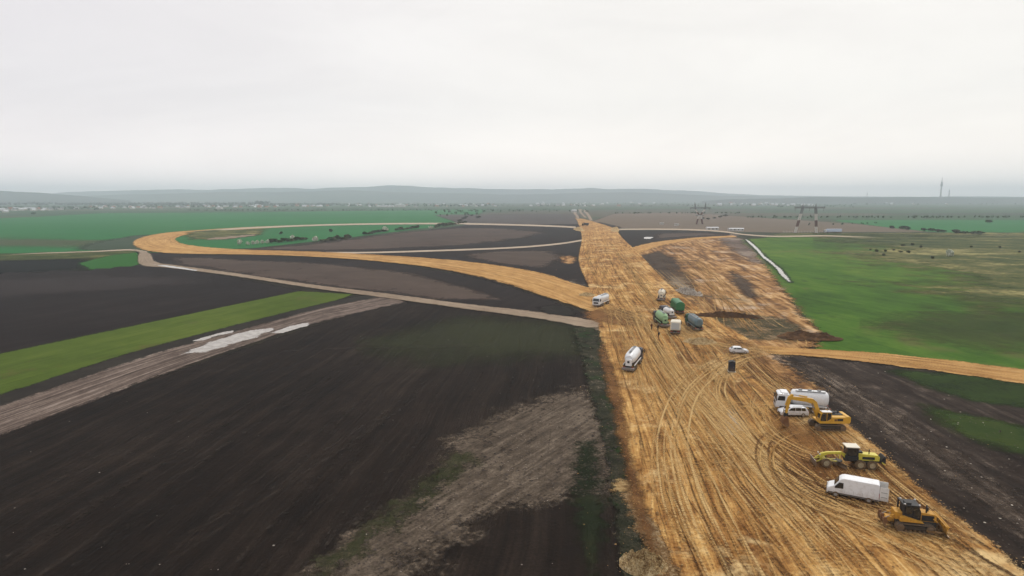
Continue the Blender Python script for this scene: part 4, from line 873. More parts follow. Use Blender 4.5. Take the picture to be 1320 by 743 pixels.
# ---- long white van with its rear doors open
def make_van():
    r = empty('panel_van', 'long white high-roof panel van with both rear doors swung open, between grader and bulldozer', 'van')
    prof = [(0, .42), (0, 2.50), (.12, 2.62), (4.0, 2.62), (4.35, 2.52), (4.62, 2.30), (5.20, 1.50), (5.80, 1.22), (6.02, .98), (6.07, .42)]
    W = 2.02
    b = carbody(r, prof, W, 1.2, .13, M['white'], [('side_window', [(4.12, 1.28), (5.12, 1.22), (5.06, 1.48), (4.62, 2.02), (4.12, 2.02)])],
                [('windscreen', ((5.17, 1.54), (4.66, 2.24)), .14)], .10, (1.15, 4.95), .36)
    MB().box(5.98, 6.10, -.80, .80, .40, .72, .03).build('bumper', 'black', r)
    MB().box(6.035, 6.07, -.55, .55, .82, 1.0, .01).build('grille', 'black', r)
    for s in (-1, 1):
        MB().box(5.78, 6.06, s*.72-.16, s*.72+.16, .92, 1.16, .04).build('headlight', 'lamp', r)
        MB().box(.05, 5.9, s*1.0-.03, s*1.0+.03, .50, .62, .01).build('side_moulding', 'black', r)
        m = MB(); m.box(4.82, 4.95, s*1.18-.09, s*1.18+.09, 1.38, 1.72, .03); m.bar((4.88, s*.96, 1.45), (4.88, s*1.15, 1.5), .04); m.build('mirror', 'black', r)
        MB().box(-.02, .04, s*.93-.06, s*.93+.06, .9, 1.5, .015).build('tail_light', 'red', r)
        d = MB().box(-1.0, -.02, s*.99-.03, s*.99+.03, .62, 2.42, .02).build('rear_door', 'offwhite', r)
        d['label'] = 'open rear door, greyer than the body'
        for z in (1.10, 1.72): MB().box(-.85, -.15, s*1.03-.008, s*1.03+.008, z, z+.04).build('door_groove', 'black', d)
    MB().box(-.012, -.002, -.86, .86, .66, 2.38).build('cargo_opening', 'black', r)
    MB().box(-.25, .02, -.8, .8, .42, .52, .02).build('rear_step', 'black', r)
    for x in (1.9, 2.9, 3.9): 
        for s in (-1, 1): MB().box(x, x+.02, s*1.005-.008, s*1.005+.008, .75, 1.18).build('panel_seam', 'grey', b)
    mb = MB()
    for k in range(9): mb.box(.4+k*.42, .44+k*.42, -.75, .75, 2.61, 2.635)
    mb.build('roof_rib', 'white', b)
    return r
van = make_van(); hd = math.atan2(1.55, -2.9); c0 = G(1121, 653.5)
fx, fy = math.cos(hd), math.sin(hd); van.location = (c0[0]-fx*1.15+math.sin(hd)*1.0*0 - (-fy)*(-1.0), c0[1]-fy*1.15+1.0*abs(fx), ZTOP-.03); van.rotation_euler = (0, 0, hd)
van.location = (c0[0]-fx*1.15+.45, c0[1]-fy*1.15+.95, ZTOP-.03)
# ---- estate car beside the tank truck
def make_car(nm, label, cat, L, W, prof, side, screens, wh, wr=.32):
    r = empty(nm, label, cat); carbody(r, prof, W, .92, .16, M['white'], side, screens, .07, wh, wr)
    for s in (-1, 1):
        MB().box(L-.18, L+.0, s*(W/2-.28)-.14, s*(W/2-.28)+.14, .62, .76, .03).build('headlight', 'lamp', r)
        MB().box(-.01, .1, s*(W/2-.14)-.08, s*(W/2-.14)+.08, .75, 1.0, .02).build('tail_light', 'red', r)
        MB().box(L*.63, L*.63+.1, s*(W/2+.08)-.08, s*(W/2+.08)+.08, .95, 1.07, .02).build('mirror', 'white', r)
    MB().box(L-.06, L+.02, -.5, .5, .38, .58, .02).build('grille', 'black', r)
    return r
prof = [(0, .32), (0, .80), (.08, 1.02), (.38, 1.50), (.75, 1.60), (2.5, 1.60), (2.85, 1.50), (3.45, 1.06), (4.15, .86), (4.32, .68), (4.36, .32)]
est = make_car('estate_car', 'white estate car parked behind the excavator boom, beside the tank truck', 'car', 4.36, 1.76, prof,
    [('side_window', [(.42, 1.04), (1.15, 1.04), (1.15, 1.46), (.60, 1.46)]), ('side_window', [(1.23, 1.04), (2.05, 1.04), (2.05, 1.48), (1.23, 1.48)]), ('side_window', [(2.13, 1.04), (3.2, 1.04), (2.78, 1.42), (2.13, 1.48)])],
    [('windscreen', ((3.40, 1.10), (2.86, 1.50)), .14), ('rear_window', ((.10, 1.06), (.37, 1.48)), .16)], (.85, 3.5))
for s in (-1, 1): MB().bar((.6, s*.62, 1.63), (2.5, s*.62, 1.63), .04).build('roof_rail', 'grey', est)
est.location = (47.4, 97.9, ZTOP-.03); est.rotation_euler = (0, 0, R(177))
prof = [(0, .30), (0, .78), (.12, .98), (.72, 1.40), (1.1, 1.46), (2.1, 1.46), (2.4, 1.40), (3.0, .98), (3.75, .82), (3.95, .66), (4.0, .30)]
hat = make_car('hatchback_car', 'white hatchback car alone at the mouth of the side road', 'car', 4.0, 1.72, prof,
    [('side_window', [(.68, 1.0), (1.35, 1.0), (1.35, 1.35), (.92, 1.32)]), ('side_window', [(1.43, 1.0), (2.8, 1.0), (2.32, 1.34), (1.43, 1.36)])],
    [('windscreen', ((2.96, 1.02), (2.42, 1.39)), .14), ('rear_window', ((.20, 1.02), (.70, 1.38)), .16)], (.75, 3.25), .31)
hat.location = (49.3, 139.9, ZTOP-.03); hat.rotation_euler = (0, 0, R(-9))
# ================================================================ crawler tracks
def crawler(parent, y, L, H, W, name='crawler_track', z0=0.02, xc=0, raised=None):
    n = 40; P = []
    r = H/2; pts = []
    for i in range(9): a = math.pi/2+math.pi*i/8; pts.append((xc-L/2+r+math.cos(a)*r, z0+r+math.sin(a)*r))
    for i in range(9): a = -math.pi/2+math.pi*i/8; pts.append((xc+L/2-r+math.cos(a)*r, z0+r+math.sin(a)*r))
    mb = MB().use('track')
    n = len(pts); inn = [(xc+(x-xc)*(1-.16*H/L), z0+r+(z-z0-r)*.80) for x, z in pts]
    V = [(x, y-W/2, z) for x, z in pts]+[(x, y+W/2, z) for x, z in pts]+[(x, y-W/2, z) for x, z in inn]+[(x, y+W/2, z) for x, z in inn]
    Fc = []
    for i in range(n):
        j = (i+1) % n; Fc += [(i, j, n+j, n+i), (2*n+j, 2*n+i, 3*n+i, 3*n+j), (i, 2*n+i, 2*n+j, j), (n+j, 3*n+j, 3*n+i, n+i)]
    mb.add(V, Fc)
    per = []; 
    for i in range(n):
        a = Vector((*pts[i], 0)); b = Vector((*pts[(i+1) % n], 0)); m_ = max(1, int((b-a).length/.2))
        for k in range(m_): per.append((a.lerp(b, k/m_), (b-a).normalized()))
    for p, d in per:
        nr = Vector((d.y, -d.x, 0)); q = p+nr*.02; mb.bar((q.x, y-W/2-.01, q.y), (q.x, y+W/2+.01, q.y), .05, .05)
    o = mb.build(name, None, parent)
    fr = MB().box(xc-L/2+r, xc+L/2-r, y-W*.22, y+W*.22, z0+H*.3, z0+H*.72, .03)
    fr.build('track_frame', 'black', o)
    for x, rr in [(xc-L/2+r, r*.74), (xc+L/2-r, r*.74)]:
        MB().tube((x, y-W*.36, z0+r), (x, y+W*.36, z0+r), rr, n=16).tube((x, y-W*.44, z0+r), (x, y+W*.44, z0+r), rr*.4, n=12).build('idler', 'steel', o)
    mb = MB(); k = int((L-2*r)/.42)
    for i in range(k+1):
        x = xc-L/2+r+.1+i*(L-2*r-.2)/max(k, 1); mb.tube((x, y-W*.34, z0+H*.2), (x, y+W*.34, z0+H*.2), H*.11, n=10)
    mb.build('roller', 'steel', o)
    return o
# ================================================================ excavator
def make_excavator():
    r = empty('excavator', 'yellow crawler excavator with its boom reaching left over the white estate car', 'excavator')
    for s in (-1, 1): crawler(r, s*1.28, 4.7, .95, .62)
    MB().box(-1.3, 1.3, -1.0, 1.0, .45, .95, .06).tube((0, 0, .95), (0, 0, 1.2), .75, n=20).build('undercarriage', 'black', r)
    Y = 'yellow'
    b = MB().use(Y).box(-2.4, 1.75, -1.35, 1.35, 1.18, 1.42, .04).box(-2.5, -.15, .35, 1.36, 1.42, 2.25, .06).box(-2.5, .9, -1.36, -.5, 1.42, 2.05, .06).use('black').box(-2.35, -.2, -1.34, .345, 1.4, 2.38, .08).build('house', None, r)
    MB().prism([(-3.0, 1.2), (-3.15, 1.5), (-3.15, 2.2), (-2.95, 2.36), (-2.38, 2.36), (-2.38, 1.2)], -1.34, 1.34, .08).build('counterweight', Y, r)
    MB().box(-1.9, -1.0, 1.362, 1.38, 1.62, 2.02).build('engine_vent', 'black', b)
    MB().box(-.95, -.55, 1.362, 1.375, 1.60, 1.95).build('badge', 'rust', b)
    MB().box(-1.3, -.5, -.9, -.1, 2.38, 2.62, .06).tube((-1.8, -.4, 2.35), (-1.8, -.4, 2.95), .08).box(-2.2, -1.5, -1.1, -.6, 2.38, 2.5, .04).build('engine_cover', 'black', b)
    rl = MB()
    for x in (-.1, .8): rl.bar((x, -1.3, 2.05), (x, -1.3, 2.95), .04)
    rl.bar((-.1, -1.3, 2.95), (.8, -1.3, 2.95), .04).bar((-.1, -1.3, 2.5), (.8, -1.3, 2.5), .04); rl.build('handrail', 'black', b)
    cab = MB().use(Y).prism([(-.1, 1.42), (-.1, 3.02), (1.35, 3.02), (1.62, 2.75), (1.78, 1.9), (1.72, 1.42)], .38, 1.36, .05).build('cab', None, r)
    for s, yy in ((1, 1.363), (-1, .377)):
        pts = [(.0, yy, 2.0), (.0, yy, 2.92), (.62, yy, 2.92), (.62, yy, 1.62)]
        pts2 = [(.72, yy, 1.62), (.72, yy, 2.92), (1.30, yy, 2.92), (1.52, yy, 2.70), (1.66, yy, 1.9), (1.64, yy, 1.62)]
        for p in (pts, pts2):
            V = [Vector(q) for q in p]; nr = (V[1]-V[0]).cross(V[2]-V[0])
            if nr.y*s < 0: p = p[::-1]
            pane(cab, 'side_window', p, th=.02)
    pane(cab, 'windscreen', [(1.765, .48, 2.02), (1.765, 1.26, 2.02), (1.64, 1.26, 2.72), (1.64, .48, 2.72)][::1], th=.03)
    MB().box(-.14, 1.42, .36, 1.38, 3.03, 3.10, .03).build('cab_roof', 'offwhite', cab)
    for x in (.3, 1.2): MB().box(x, x+.12, .6, .75, 3.1, 3.2, .02).build('work_lamp', 'lamp', cab)
    # boom
    bp = [(.75, 1.55), (.95, 1.35), (1.35, 1.75), (2.35, 3.75), (2.75, 4.10), (3.6, 4.35), (6.15, 4.75), (6.30, 5.05), (6.1, 5.22), (3.3, 5.0), (2.45, 4.85), (1.85, 4.35)]
    bm_ = MB().prism(bp, -.20, .20, .03).build('boom', Y, r)
    sp = [(5.55, 5.45), (5.85, 5.62), (6.45, 5.1), (6.75, 2.55), (6.62, 2.38), (6.42, 2.45), (6.0, 4.55)]
    stk = MB().prism(sp, -.16, .16, .03).build('stick', Y, r)
    def cyl(name, p, q, y, rr, par):
        m = MB().use(Y).tube((p[0], y, p[1]), (p[0]+(q[0]-p[0])*.6, y, p[1]+(q[1]-p[1])*.6), rr, n=10).use('steel').tube((p[0]+(q[0]-p[0])*.6, y, p[1]+(q[1]-p[1])*.6), (q[0], y, q[1]), rr*.55, n=8)
        return m.build(name, None, par)
    for s in (-1, 1): cyl('hydraulic_cylinder', (1.5, 1.5), (2.6, 4.25), s*.30, .11, bm_)
    cyl('hydraulic_cylinder', (3.4, 5.15), (5.6, 5.5), 0, .11, bm_)
    cyl('hydraulic_cylinder', (6.45, 4.9), (7.0, 3.0), 0, .09, stk)
    MB().bar((7.0, 0, 3.0), (6.62, 0, 2.65), .14).bar((7.0, 0, 3.0), (6.95, 0, 2.2), .12).build('bucket_link', 'steel', stk)
    # bucket (curled, teeth towards the machine), resting on the soil
    out = []; inn = []
    for i in range(11):
        a = math.pi*.55-math.pi*1.05*i/10; out.append((6.55+math.cos(a)*.62, 1.15+math.sin(a)*.85)); inn.append((6.55+math.cos(a)*.56, 1.15+math.sin(a)*.78))
    poly = out+inn[::-1]; poly = [(x, z-.02) for x, z in poly]
    mb = MB().use('rust').prism(poly, -.65, .65, 0)
    side = [(x, z) for x, z in out]+[(6.25, 1.7)]
    for s in (-1, 1): mb.prism([(x, z-.02) for x, z in out]+[(6.2, .5)], s*.65-.03, s*.65+.03)
    mb.use('black').box(6.3, 6.95, -.2, .2, 1.85, 2.45, .05)
    bk = mb.build('bucket', None, r)
    for k in range(5): MB().prism([(out[-1][0]+.05, out[-1][1]), (out[-1][0]+.02, out[-1][1]-.12), (out[-1][0]-.28, out[-1][1]-.10)], -.58+k*.27, -.50+k*.27).build('tooth', 'steel', bk)
    return r
ex = make_excavator(); ex.location = (47.9, 92.4, ZTOP-.03); ex.rotation_euler = (0, 0, R(178))
# ================================================================ motor grader
def make_grader():
    r = empty('motor_grader', 'pale yellow motor grader parked between excavator and white van', 'grader'); Y = 'lemon'
    for s in (-1, 1):
        for x in (1.35, 2.95): wheel(r, x, s*1.0, .68, .42, 'yrim', lug=True)
        wheel(r, 7.6, s*1.0, .66, .38, 'yrim', lug=True)
        MB().box(.8, 3.5, s*.70-.08, s*.70+.08, .5, .95, .04).build('tandem_case', 'black', r)
    b = MB().use(Y).prism([(.25, 1.15), (.2, 1.75), (.45, 2.02), (3.15, 2.18), (3.15, 1.15)], -.58, .58, .06).build('engine_hood', None, r)
    MB().box(.9, 2.6, -.60, .60, 1.35, 1.75, .01).build('side_grille', 'black', b)
    MB().tube((1.6, .2, 2.05), (1.6, .2, 2.75), .07).box(2.5, 3.1, -.35, .35, 2.15, 2.4, .05).build('exhaust_stack', 'black', b)
    MB().box(.1, 4.9, -.35, .35, .85, 1.2, .04).build('rear_frame', 'black', r)
    MB().prism([(-.35, .9), (-.55, 1.0), (-.55, 1.9), (-.3, 2.0), (.2, 1.3), (.2, .9)], -.75, .75, .04).build('ripper', 'black', r)
    MB().prism([(0, 1.0), (-.45, .75), (-.5, .85), (0, 1.2)], -.9, .9).build('rear_bumper', Y, r)
    cab = MB().use('black').box(3.15, 4.85, -.78, .78, 1.1, 1.75, .04).box(3.25, 4.7, -.70, .70, 1.75, 3.05, .03).build('cab', None, r)
    MB().box(3.05, 4.95, -.86, .86, 3.06, 3.20, .04).build('cab_roof', 'cream', cab)
    for s in (-1, 1):
        pane(cab, 'side_window', ([(3.35, .705*s, 1.85), (4.6, .705*s, 1.85), (4.6, .705*s, 2.95), (3.35, .705*s, 2.95)][::-s]), th=.015)
        for x in (3.25, 4.7): MB().bar((x, s*.72, 1.7), (x, s*.72, 3.06), .07).build('cab_pillar', 'black', cab)
        m = MB().bar((4.8, s*.7, 2.2), (4.95, s*1.15, 2.3), .03).box(4.9, 4.96, s*1.15-.1, s*1.15+.1, 2.1, 2.5, .02); m.build('mirror', 'black', cab)
    pane(cab, 'windscreen', [(4.705, -.62, 1.85), (4.705, .62, 1.85), (4.705, .62, 2.95), (4.705, -.62, 2.95)], th=.015)
    # arched front frame
    MB().prism([(4.4, 1.15), (4.4, 1.65), (5.3, 2.15), (7.3, 2.0), (8.15, 1.75), (8.35, 1.3), (8.2, .75), (7.85, .75), (7.9, 1.25), (7.2, 1.68), (5.4, 1.80), (4.9, 1.3)], -.17, .17, .03).build('front_frame', Y, r)
    MB().bar((7.6, -.9, .75), (7.6, .9, .75), .28, .22).bar((7.6, -.6, 1.15), (7.6, .6, 1.15), .10).build('front_axle', Y, r)
    MB().bar((7.9, 0, .9), (5.9, -.45, .75), .16).bar((7.9, 0, .9), (5.9, .45, .75), .16).build('drawbar', Y, r)
    MB().tube((5.7, 0, .68), (5.7, 0, .82), .62, n=20).build('blade_circle', 'black', r)
    arc = [(math.cos(a)*.34, math.sin(a)*.34) for a in [math.pi*(.62+.76*i/6) for i in range(7)]]; prof = [(x+5.95, z+.42) for x, z in arc]+[(x*.9+5.95, z*.9+.42) for x, z in arc[::-1]]
    m = MB().prism(prof, -1.75, 1.75); a = R(22); m.v = [((x-5.7)*math.cos(a)-y*math.sin(a)+5.7, (x-5.7)*math.sin(a)+y*math.cos(a), z) for x, y, z in m.v]; m.build('moldboard', 'steel', r)
    for s in (-1, 1): MB().use(Y).tube((5.5, s*.25, 2.05), (5.7, s*.5, 1.2), .07).use('steel').tube((5.7, s*.5, 1.2), (5.75, s*.55, .8), .04).build('lift_cylinder', None, r)
    # front dozer plate
    MB().prism([(9.05, .15), (9.0, .55), (9.12, .98), (9.20, .98), (9.08, .55), (9.16, .12)], -1.3, 1.3, .01).build('front_blade', 'steel', r)
    MB().bar((8.2, -.4, .9), (9.02, -.5, .5), .12).bar((8.2, .4, .9), (9.02, .5, .5), .12).bar((8.3, 0, 1.5), (9.05, 0, .85), .12).build('blade_arm', Y, r)
    MB().box(8.3, 8.45, -.5, -.3, 1.6, 1.8, .02).box(8.3, 8.45, .3, .5, 1.6, 1.8, .02).build('headlight', 'lamp', r)
    return r
gr = make_grader(); gr.location = (48.4, 78.0, ZTOP-.03); gr.rotation_euler = (0, 0, R(171.5))
# ================================================================ bulldozer
def make_dozer():
    r = empty('bulldozer', 'muddy yellow crawler bulldozer with front blade and rear ripper, lower right', 'bulldozer'); Y = 'dirty_yellow'
    for s in (-1, 1): crawler(r, s*1.02, 3.9, 1.0, .58)
    MB().box(-1.9, 2.2, -.72, .72, .55, 1.15, .05).build('main_frame', 'black', r)
    h = MB().use(Y).prism([(.55, 1.1), (.55, 2.15), (2.05, 2.0), (2.25, 1.85), (2.25, 1.1)], -.55, .55, .05).build('engine_hood', None, r)
    MB().box(2.24, 2.29, -.45, .45, 1.2, 1.8, .01).build('grille', 'black', h)
    for s in (-1, 1): MB().box(.75, 2.0, s*.555-.015, s*.555+.015, 1.2, 1.85, .01).build('side_grille', 'black', h)
    MB().tube((1.25, -.3, 2.05), (1.25, -.3, 2.95), .08).tube((1.55, .25, 2.05), (1.55, .25, 2.45), .13).build('exhaust_stack', 'black', h)
    for s in (-1, 1):
        MB().prism([(-1.55, 1.14), (-1.55, 1.62), (-1.1, 1.72), (.3, 1.32), (.8, 1.20), (.8, 1.14)], s*.92-.24, s*.92+.24, .04).build('fender', Y, r)
    MB().box(-1.95, -1.15, -.68, .68, 1.15, 2.0, .08).build('fuel_tank', Y, r)
    cab = MB().use('black').prism([(-1.05, 1.3), (-1.05, 2.85), (.35, 2.85), (.62, 2.2), (.62, 1.3)], -.72, .72, .04).build('cab', None, r)
    for s in (-1, 1):
        for p in ([(-.95, .722*s, 1.9), (-.25, .722*s, 1.9), (-.25, .722*s, 2.75), (-.95, .722*s, 2.75)], [(-.15, .722*s, 1.6), (.52, .722*s, 1.6), (.52, .722*s, 2.2), (.28, .722*s, 2.75), (-.15, .722*s, 2.75)]):
            pane(cab, 'side_window', p[::-s], th=.02)
    pane(cab, 'windscreen', [(.60, -.6, 2.25), (.60, .6, 2.25), (.37, .6, 2.80), (.37, -.6, 2.80)], th=.03)
    MB().box(-1.15, .5, -.80, .80, 2.86, 2.96, .03).box(-1.0, -.35, -.6, .1, 2.96, 3.15, .05).build('cab_roof', 'black', cab)
    for x, y in ((-1.05, .7), (-1.05, -.7), (.4, .7), (.4, -.7)): MB().box(x-.08, x+.08, y-.08, y+.08, 2.96, 3.1, .02).build('work_lamp', 'lamp', cab)
    # rops arch
    MB().bar((-1.2, -.85, 1.8), (-1.2, -.85, 2.95), .14).bar((-1.2, .85, 1.8), (-1.2, .85, 2.95), .14).bar((-1.2, -.9, 2.98), (-1.2, .9, 2.98), .14).build('roll_bar', 'black', r)
    # blade
    arc = [(2.95+.16*math.cos(t)-.05, .12+1.30*i/8) for i, t in enumerate([math.pi*(.5+i/8*1.0) for i in range(9)])]
    prof = [(3.02-.22*math.sin(math.pi*i/8), .10+1.28*i/8) for i in range(9)]; prof2 = [(x-.07, z) for x, z in prof[::-1]]
    bl = MB().prism(prof+prof2, -1.85, 1.85).build('blade', Y, r)
    MB().box(3.0, 3.10, -1.86, 1.86, .04, .24).build('cutting_edge', 'steel', bl)
    mb = MB()
    for y in (-1.2, -.6, 0, .6, 1.2): mb.box(2.66, 2.80, y-.05, y+.05, .25, 1.25)
    mb.bar((2.78, -1.8, 1.30), (2.78, 1.8, 1.30), .12).build('blade_rib', Y, bl)
    for s in (-1, 1):
        MB().bar((1.0, s*1.42, .48), (2.75, s*1.42, .42), .12, .15).build('push_arm', Y, r)
        MB().use(Y).tube((1.9, s*.62, 1.55), (2.3, s*.62, 1.2), .08).use('steel').tube((2.3, s*.62, 1.2), (2.75, s*.62, .75), .045).build('lift_cylinder', None, r)
    # ripper
    MB().prism([(-1.9, .7), (-1.9, 1.2), (-2.7, 1.25), (-2.95, 1.0), (-2.7, .75)], -.45, .45, .04).build('ripper_frame', Y, r)
    MB().box(-3.05, -2.75, -1.05, 1.05, .75, 1.1, .04).build('ripper_beam', 'rust', r)
    for y in (-.9, 0, .9): MB().prism([(-2.8, 1.35), (-3.08, 1.35), (-3.15, .6), (-2.85, .14), (-2.7, .12), (-2.85, .55)], y-.08, y+.08).build('ripper_shank', 'rust', r)
    for s in (-1, 1): MB().use(Y).tube((-1.9, s*.5, 1.6), (-2.4, s*.5, 1.4), .08).use('steel').tube((-2.4, s*.5, 1.4), (-2.85, s*.5, 1.15), .05).build('ripper_cylinder', None, r)
    return r
dz = make_dozer(); dz.location = (42.5, 62.9, ZTOP-.03); dz.rotation_euler = (0, 0, R(-13))
# ================================================================ trucks
def make_truck(name, label, cat, L, cabc, kind, bodyc, cabkind='day', axles=None, H=3.4):
    """origin: ground under the tail; +x is forwards"""
    r = empty(name, label, cat); xc = L-2.15
    MB().box(.3, L-.5, -.42, .42, .72, .98, .02).build('chassis', 'black', r)
    for x in axles:
        fr = x > L-3.2
        for s in (-1, 1): wheel(r, x, s*(1.06 if fr else 1.0), .50, .30 if fr else .50, 'rim')
    prof = [(xc, .62), (xc, 2.75), (xc+.25, 2.95), (L-.55, 2.95), (L-.30, 2.80), (L-.02, 1.75), (L, .62)]
    cab = MB().prism(prof, -1.22, 1.22, .08).build('cab', M[cabc], r)
    pane(cab, 'windscreen', [(L-.035, -1.06, 1.80), (L-.035, 1.06, 1.80), (L-.27, 1.02, 2.70), (L-.27, -1.02, 2.70)], th=.03)
    for s in (-1, 1):
        pane(cab, 'side_window', [(xc+.75, s*1.222, 1.80), (L-.22, s*1.222, 1.80), (L-.42, s*1.222, 2.55), (xc+.75, s*1.222, 2.55)][::-s], th=.02)
        m = MB().box(L-.1, L+.02, s*1.40-.10, s*1.40+.10, 1.75, 2.4, .03); m.bar((L-.1, s*1.2, 2.4), (L-.05, s*1.4, 2.38), .04); m.build('mirror', 'black', cab)
        MB().box(L-.12, L+.03, s*.95-.17, s*.95+.17, .72, .95, .03).build('headlight', 'lamp', cab)
        MB().box(L-2.3, L-.6, s*1.23-.02, s*1.23+.02, .55, .85).build('cab_step', 'black', cab)
        MB().tube((L-3.4, s*.95, .75), (L-2.5, s*.95, .75), .30, n=12).build('fuel_tank', 'grey', r)
        MB().box(.02, .10, s*.85-.22, s*.85+.22, .80, .95, .02).build('tail_light', 'red', r)
    MB().box(L-.06, L+.04, -1.2, 1.2, .42, .70, .03).build('bumper', 'grey', cab)
    MB().box(L-.01, L+.03, -.8, .8, 1.02, 1.55, .01).build('grille', 'black', cab)
    MB().box(xc+.3, L-.8, -1.0, 1.0, 2.95, 3.12, .06).build('roof_deflector', M[cabc], cab)
    MB().box(.0, .08, -1.2, 1.2, .55, .70, .02).build('rear_bar', 'grey', r)
    x0, x1 = .25, xc-.25
    if kind == 'tank':
        rings = []; zc = (1.05+H)/2; hh = (H-1.05)/2
        for x, k in ((x0, .55), (x0+.12, .80), (x0+.45, .97), (x0+1.2, 1), (x1-.8, 1), (x1-.3, .95), (x1-.08, .75), (x1, .5)):
            rings.append([(x, 1.2*k*math.copysign(abs(math.cos(a))**.75, math.cos(a)), zc+hh*k*math.copysign(abs(math.sin(a))**.85, math.sin(a))) for a in [2*math.pi*i/24 for i in range(24)]])
        t = MB().loft(rings).build('tank', M[bodyc], r)
        for x in (x0+1.4, (x0+x1)/2, x1-1.4): MB().tube((x, 0, H-.02), (x, 0, H+.12), .30, n=14).build('hatch', 'grey', t)
        MB().box(x0+.6, x1-.6, .42, .80, H-.05, H+.01).build('walkway', 'grey', t)
        rl = MB().bar((x0+.6, .82, H+.35), (x1-.6, .82, H+.35), .04); [rl.bar((x, .82, H-.1), (x, .82, H+.35), .035) for x in np.linspace(x0+.6, x1-.6, 6)]; rl.build('handrail', 'grey', t)
        mb = MB(); [mb.bar((x0-.05+.0, s*.22, 1.2), (x0-.05, s*.22, H-.1), .04) for s in (-1, 1)]; [mb.bar((x0-.05, -.22, z), (x0-.05, .22, z), .03) for z in np.arange(1.3, H-.2, .3)]
        mb.build('rear_ladder', 'grey', t)
        for s in (-1, 1): MB().prism([(x0+.3, 1.02), (x0+.3, 1.25), (x1-.2, 1.25), (x1-.2, 1.02)], s*1.08-.1, s*1.08+.1, .02).build('side_skirt', M[bodyc], r)
        for x in (np.linspace(x0+1.5, x1-1, 4) if bodyc != 'white' else []):
            mb = MB(); mb.loft([[(x+dx, 1.215*math.copysign(abs(math.cos(a))**.75, math.cos(a)), zc+(hh+.015)*math.copysign(abs(math.sin(a))**.85, math.sin(a))) for a in [2*math.pi*i/24 for i in range(24)]] for dx in (0, .06)]); mb.build('tank_band', 'grey', t)
    elif kind == 'spreader':
        rings = []; zc = (1.15+H)/2; hh = (H-1.15)/2
        for x, k in ((x0+.35, .62), (x0+.6, .74), (x0+1.7, .95), (x0+2.6, 1), (x1-.7, 1), (x1-.2, .88), (x1, .6)):
            rings.append([(x, 1.22*k*math.cos(a), zc+(k-1)*.1+hh*k*math.sin(a)) for a in [2*math.pi*i/24 for i in range(24)]])
        t = MB().loft(rings).build('tank', M[bodyc], r)
        MB().box(x0-.15, x0+.55, -.62, .62, 1.15, 2.55, .08).build('rear_cabinet', M[bodyc], r)
        MB().box(x0-.17, x0-.14, -.22, .22, 1.75, 2.2, .01).build('outlet_opening', 'black', r)
        MB().box(-.35, .45, -1.22, 1.22, .35, .85, .05).build('spreader_box', 'grey', r)
        MB().box(x0+1.2, x1-.5, -.25, .25, H-.04, H+.02).build('walkway', 'grey', t)
        for x in (x0+2.2, x1-1.2): MB().tube((x, 0, H), (x, 0, H+.14), .28, n=14).build('hatch', 'grey', t)
        for s in (-1, 1):
            MB().bar((x0+.4, s*1.15, 1.25), (x1, s*1.15, 1.25), .10, .22).build('side_rail', M[bodyc], r)
            MB().box(.9, 3.9, s*1.1-.15, s*1.1+.15, 1.05, 1.10, .02).build('mudguard', 'black', r)
    elif kind == 'tipper':
        b = MB().prism([(x0, 1.15), (x0-.15, H-.45), (x1, H-.45), (x1, 1.15)], -1.22, 1.22, .03).build('tipper_body', M[cabc if cabc != 'navy' else bodyc], r)
        for s in (-1, 1):
            mb = MB()
            for x in np.linspace(x0+.4, x1-.3, 7): mb.box(x-.05, x+.05, s*1.25-.04, s*1.25+.04, 1.2, H-.5)
            mb.box(x0, x1, s*1.25-.05, s*1.25+.05, H-.6, H-.46); mb.build('side_rib', M[cabc], b)
        n = 10; rings = []
        for x in np.linspace(x0-.1, x1-.02, 9):
            sag = .05*math.sin(x*3.1)
            rings.append([(x, 1.2*math.cos(math.pi*i/n), H-.45+(.62+sag)*math.sin(math.pi*i/n)) for i in range(n+1)])
        MB().loft(rings).build('tarp_cover', M[bodyc], r)
        MB().box(x0-.17, x0-.08, -1.18, 1.18, 1.2, H-.46, .02).build('tailgate', {'green': 'green', 'palegreen': 'palegreen'}.get(bodyc, 'grey'), r)
        MB().prism([(x1, H-.25), (x1, H+.05), (x1+.9, H+.05), (x1+.9, H-.02), (x1+.1, H-.25)], -1.15, 1.15, .02).build('cab_guard', M[cabc], b)
        for s in (-1, 1): MB().box(.7, 3.6, s*1.1-.15, s*1.1+.15, 1.06, 1.11, .02).build('mudguard', 'black', r)
    elif kind == 'box':
        b = MB().box(x0-.2, x1, -1.25, 1.25, 1.15, H, .22).build('cargo_box', M[bodyc], r)
        MB().box(x0-.23, x0-.19, -.98, .98, 1.4, H-.3, .02).build('rear_shutter', 'silver', r)
        mb = MB(); [mb.box(x0, x1-.1, s*1.262-.01, s*1.262+.01, z, z+.04) for s in (-1, 1) for z in (1.5, H-.3)]; mb.build('side_trim', 'grey', b)
        MB().box(x0+.3, x1-.3, -.9, .9, H, H+.05, .02).build('roof_panel', M[bodyc], b)
    return r
def aim(o, tail, cabtop, h=3.0):
    a = G(*tail); b = G(*cabtop, h); o.location = (a[0], a[1], ZTOP-.03); o.rotation_euler = (0, 0, math.atan2(b[1]-a[1], b[0]-a[0]))
def put(o, px, py, ang_, L=0):
    """tail of the vehicle stands at this surveyed ground point"""
    p = G(px, py); o.location = (p[0], p[1], ZTOP-.03); o.rotation_euler = (0, 0, ang_)
tk = make_truck('tank_truck', 'white four-axle tank truck parked along the dark field edge, behind the excavator', 'truck', 8.3, 'white', 'tank', 'white', axles=(1.2, 2.5, 5.4, 6.9), H=3.5)
tk.location = (51.7, 99.3, ZTOP-.03); tk.rotation_euler = (0, 0, math.atan2(2.0, -7.4))
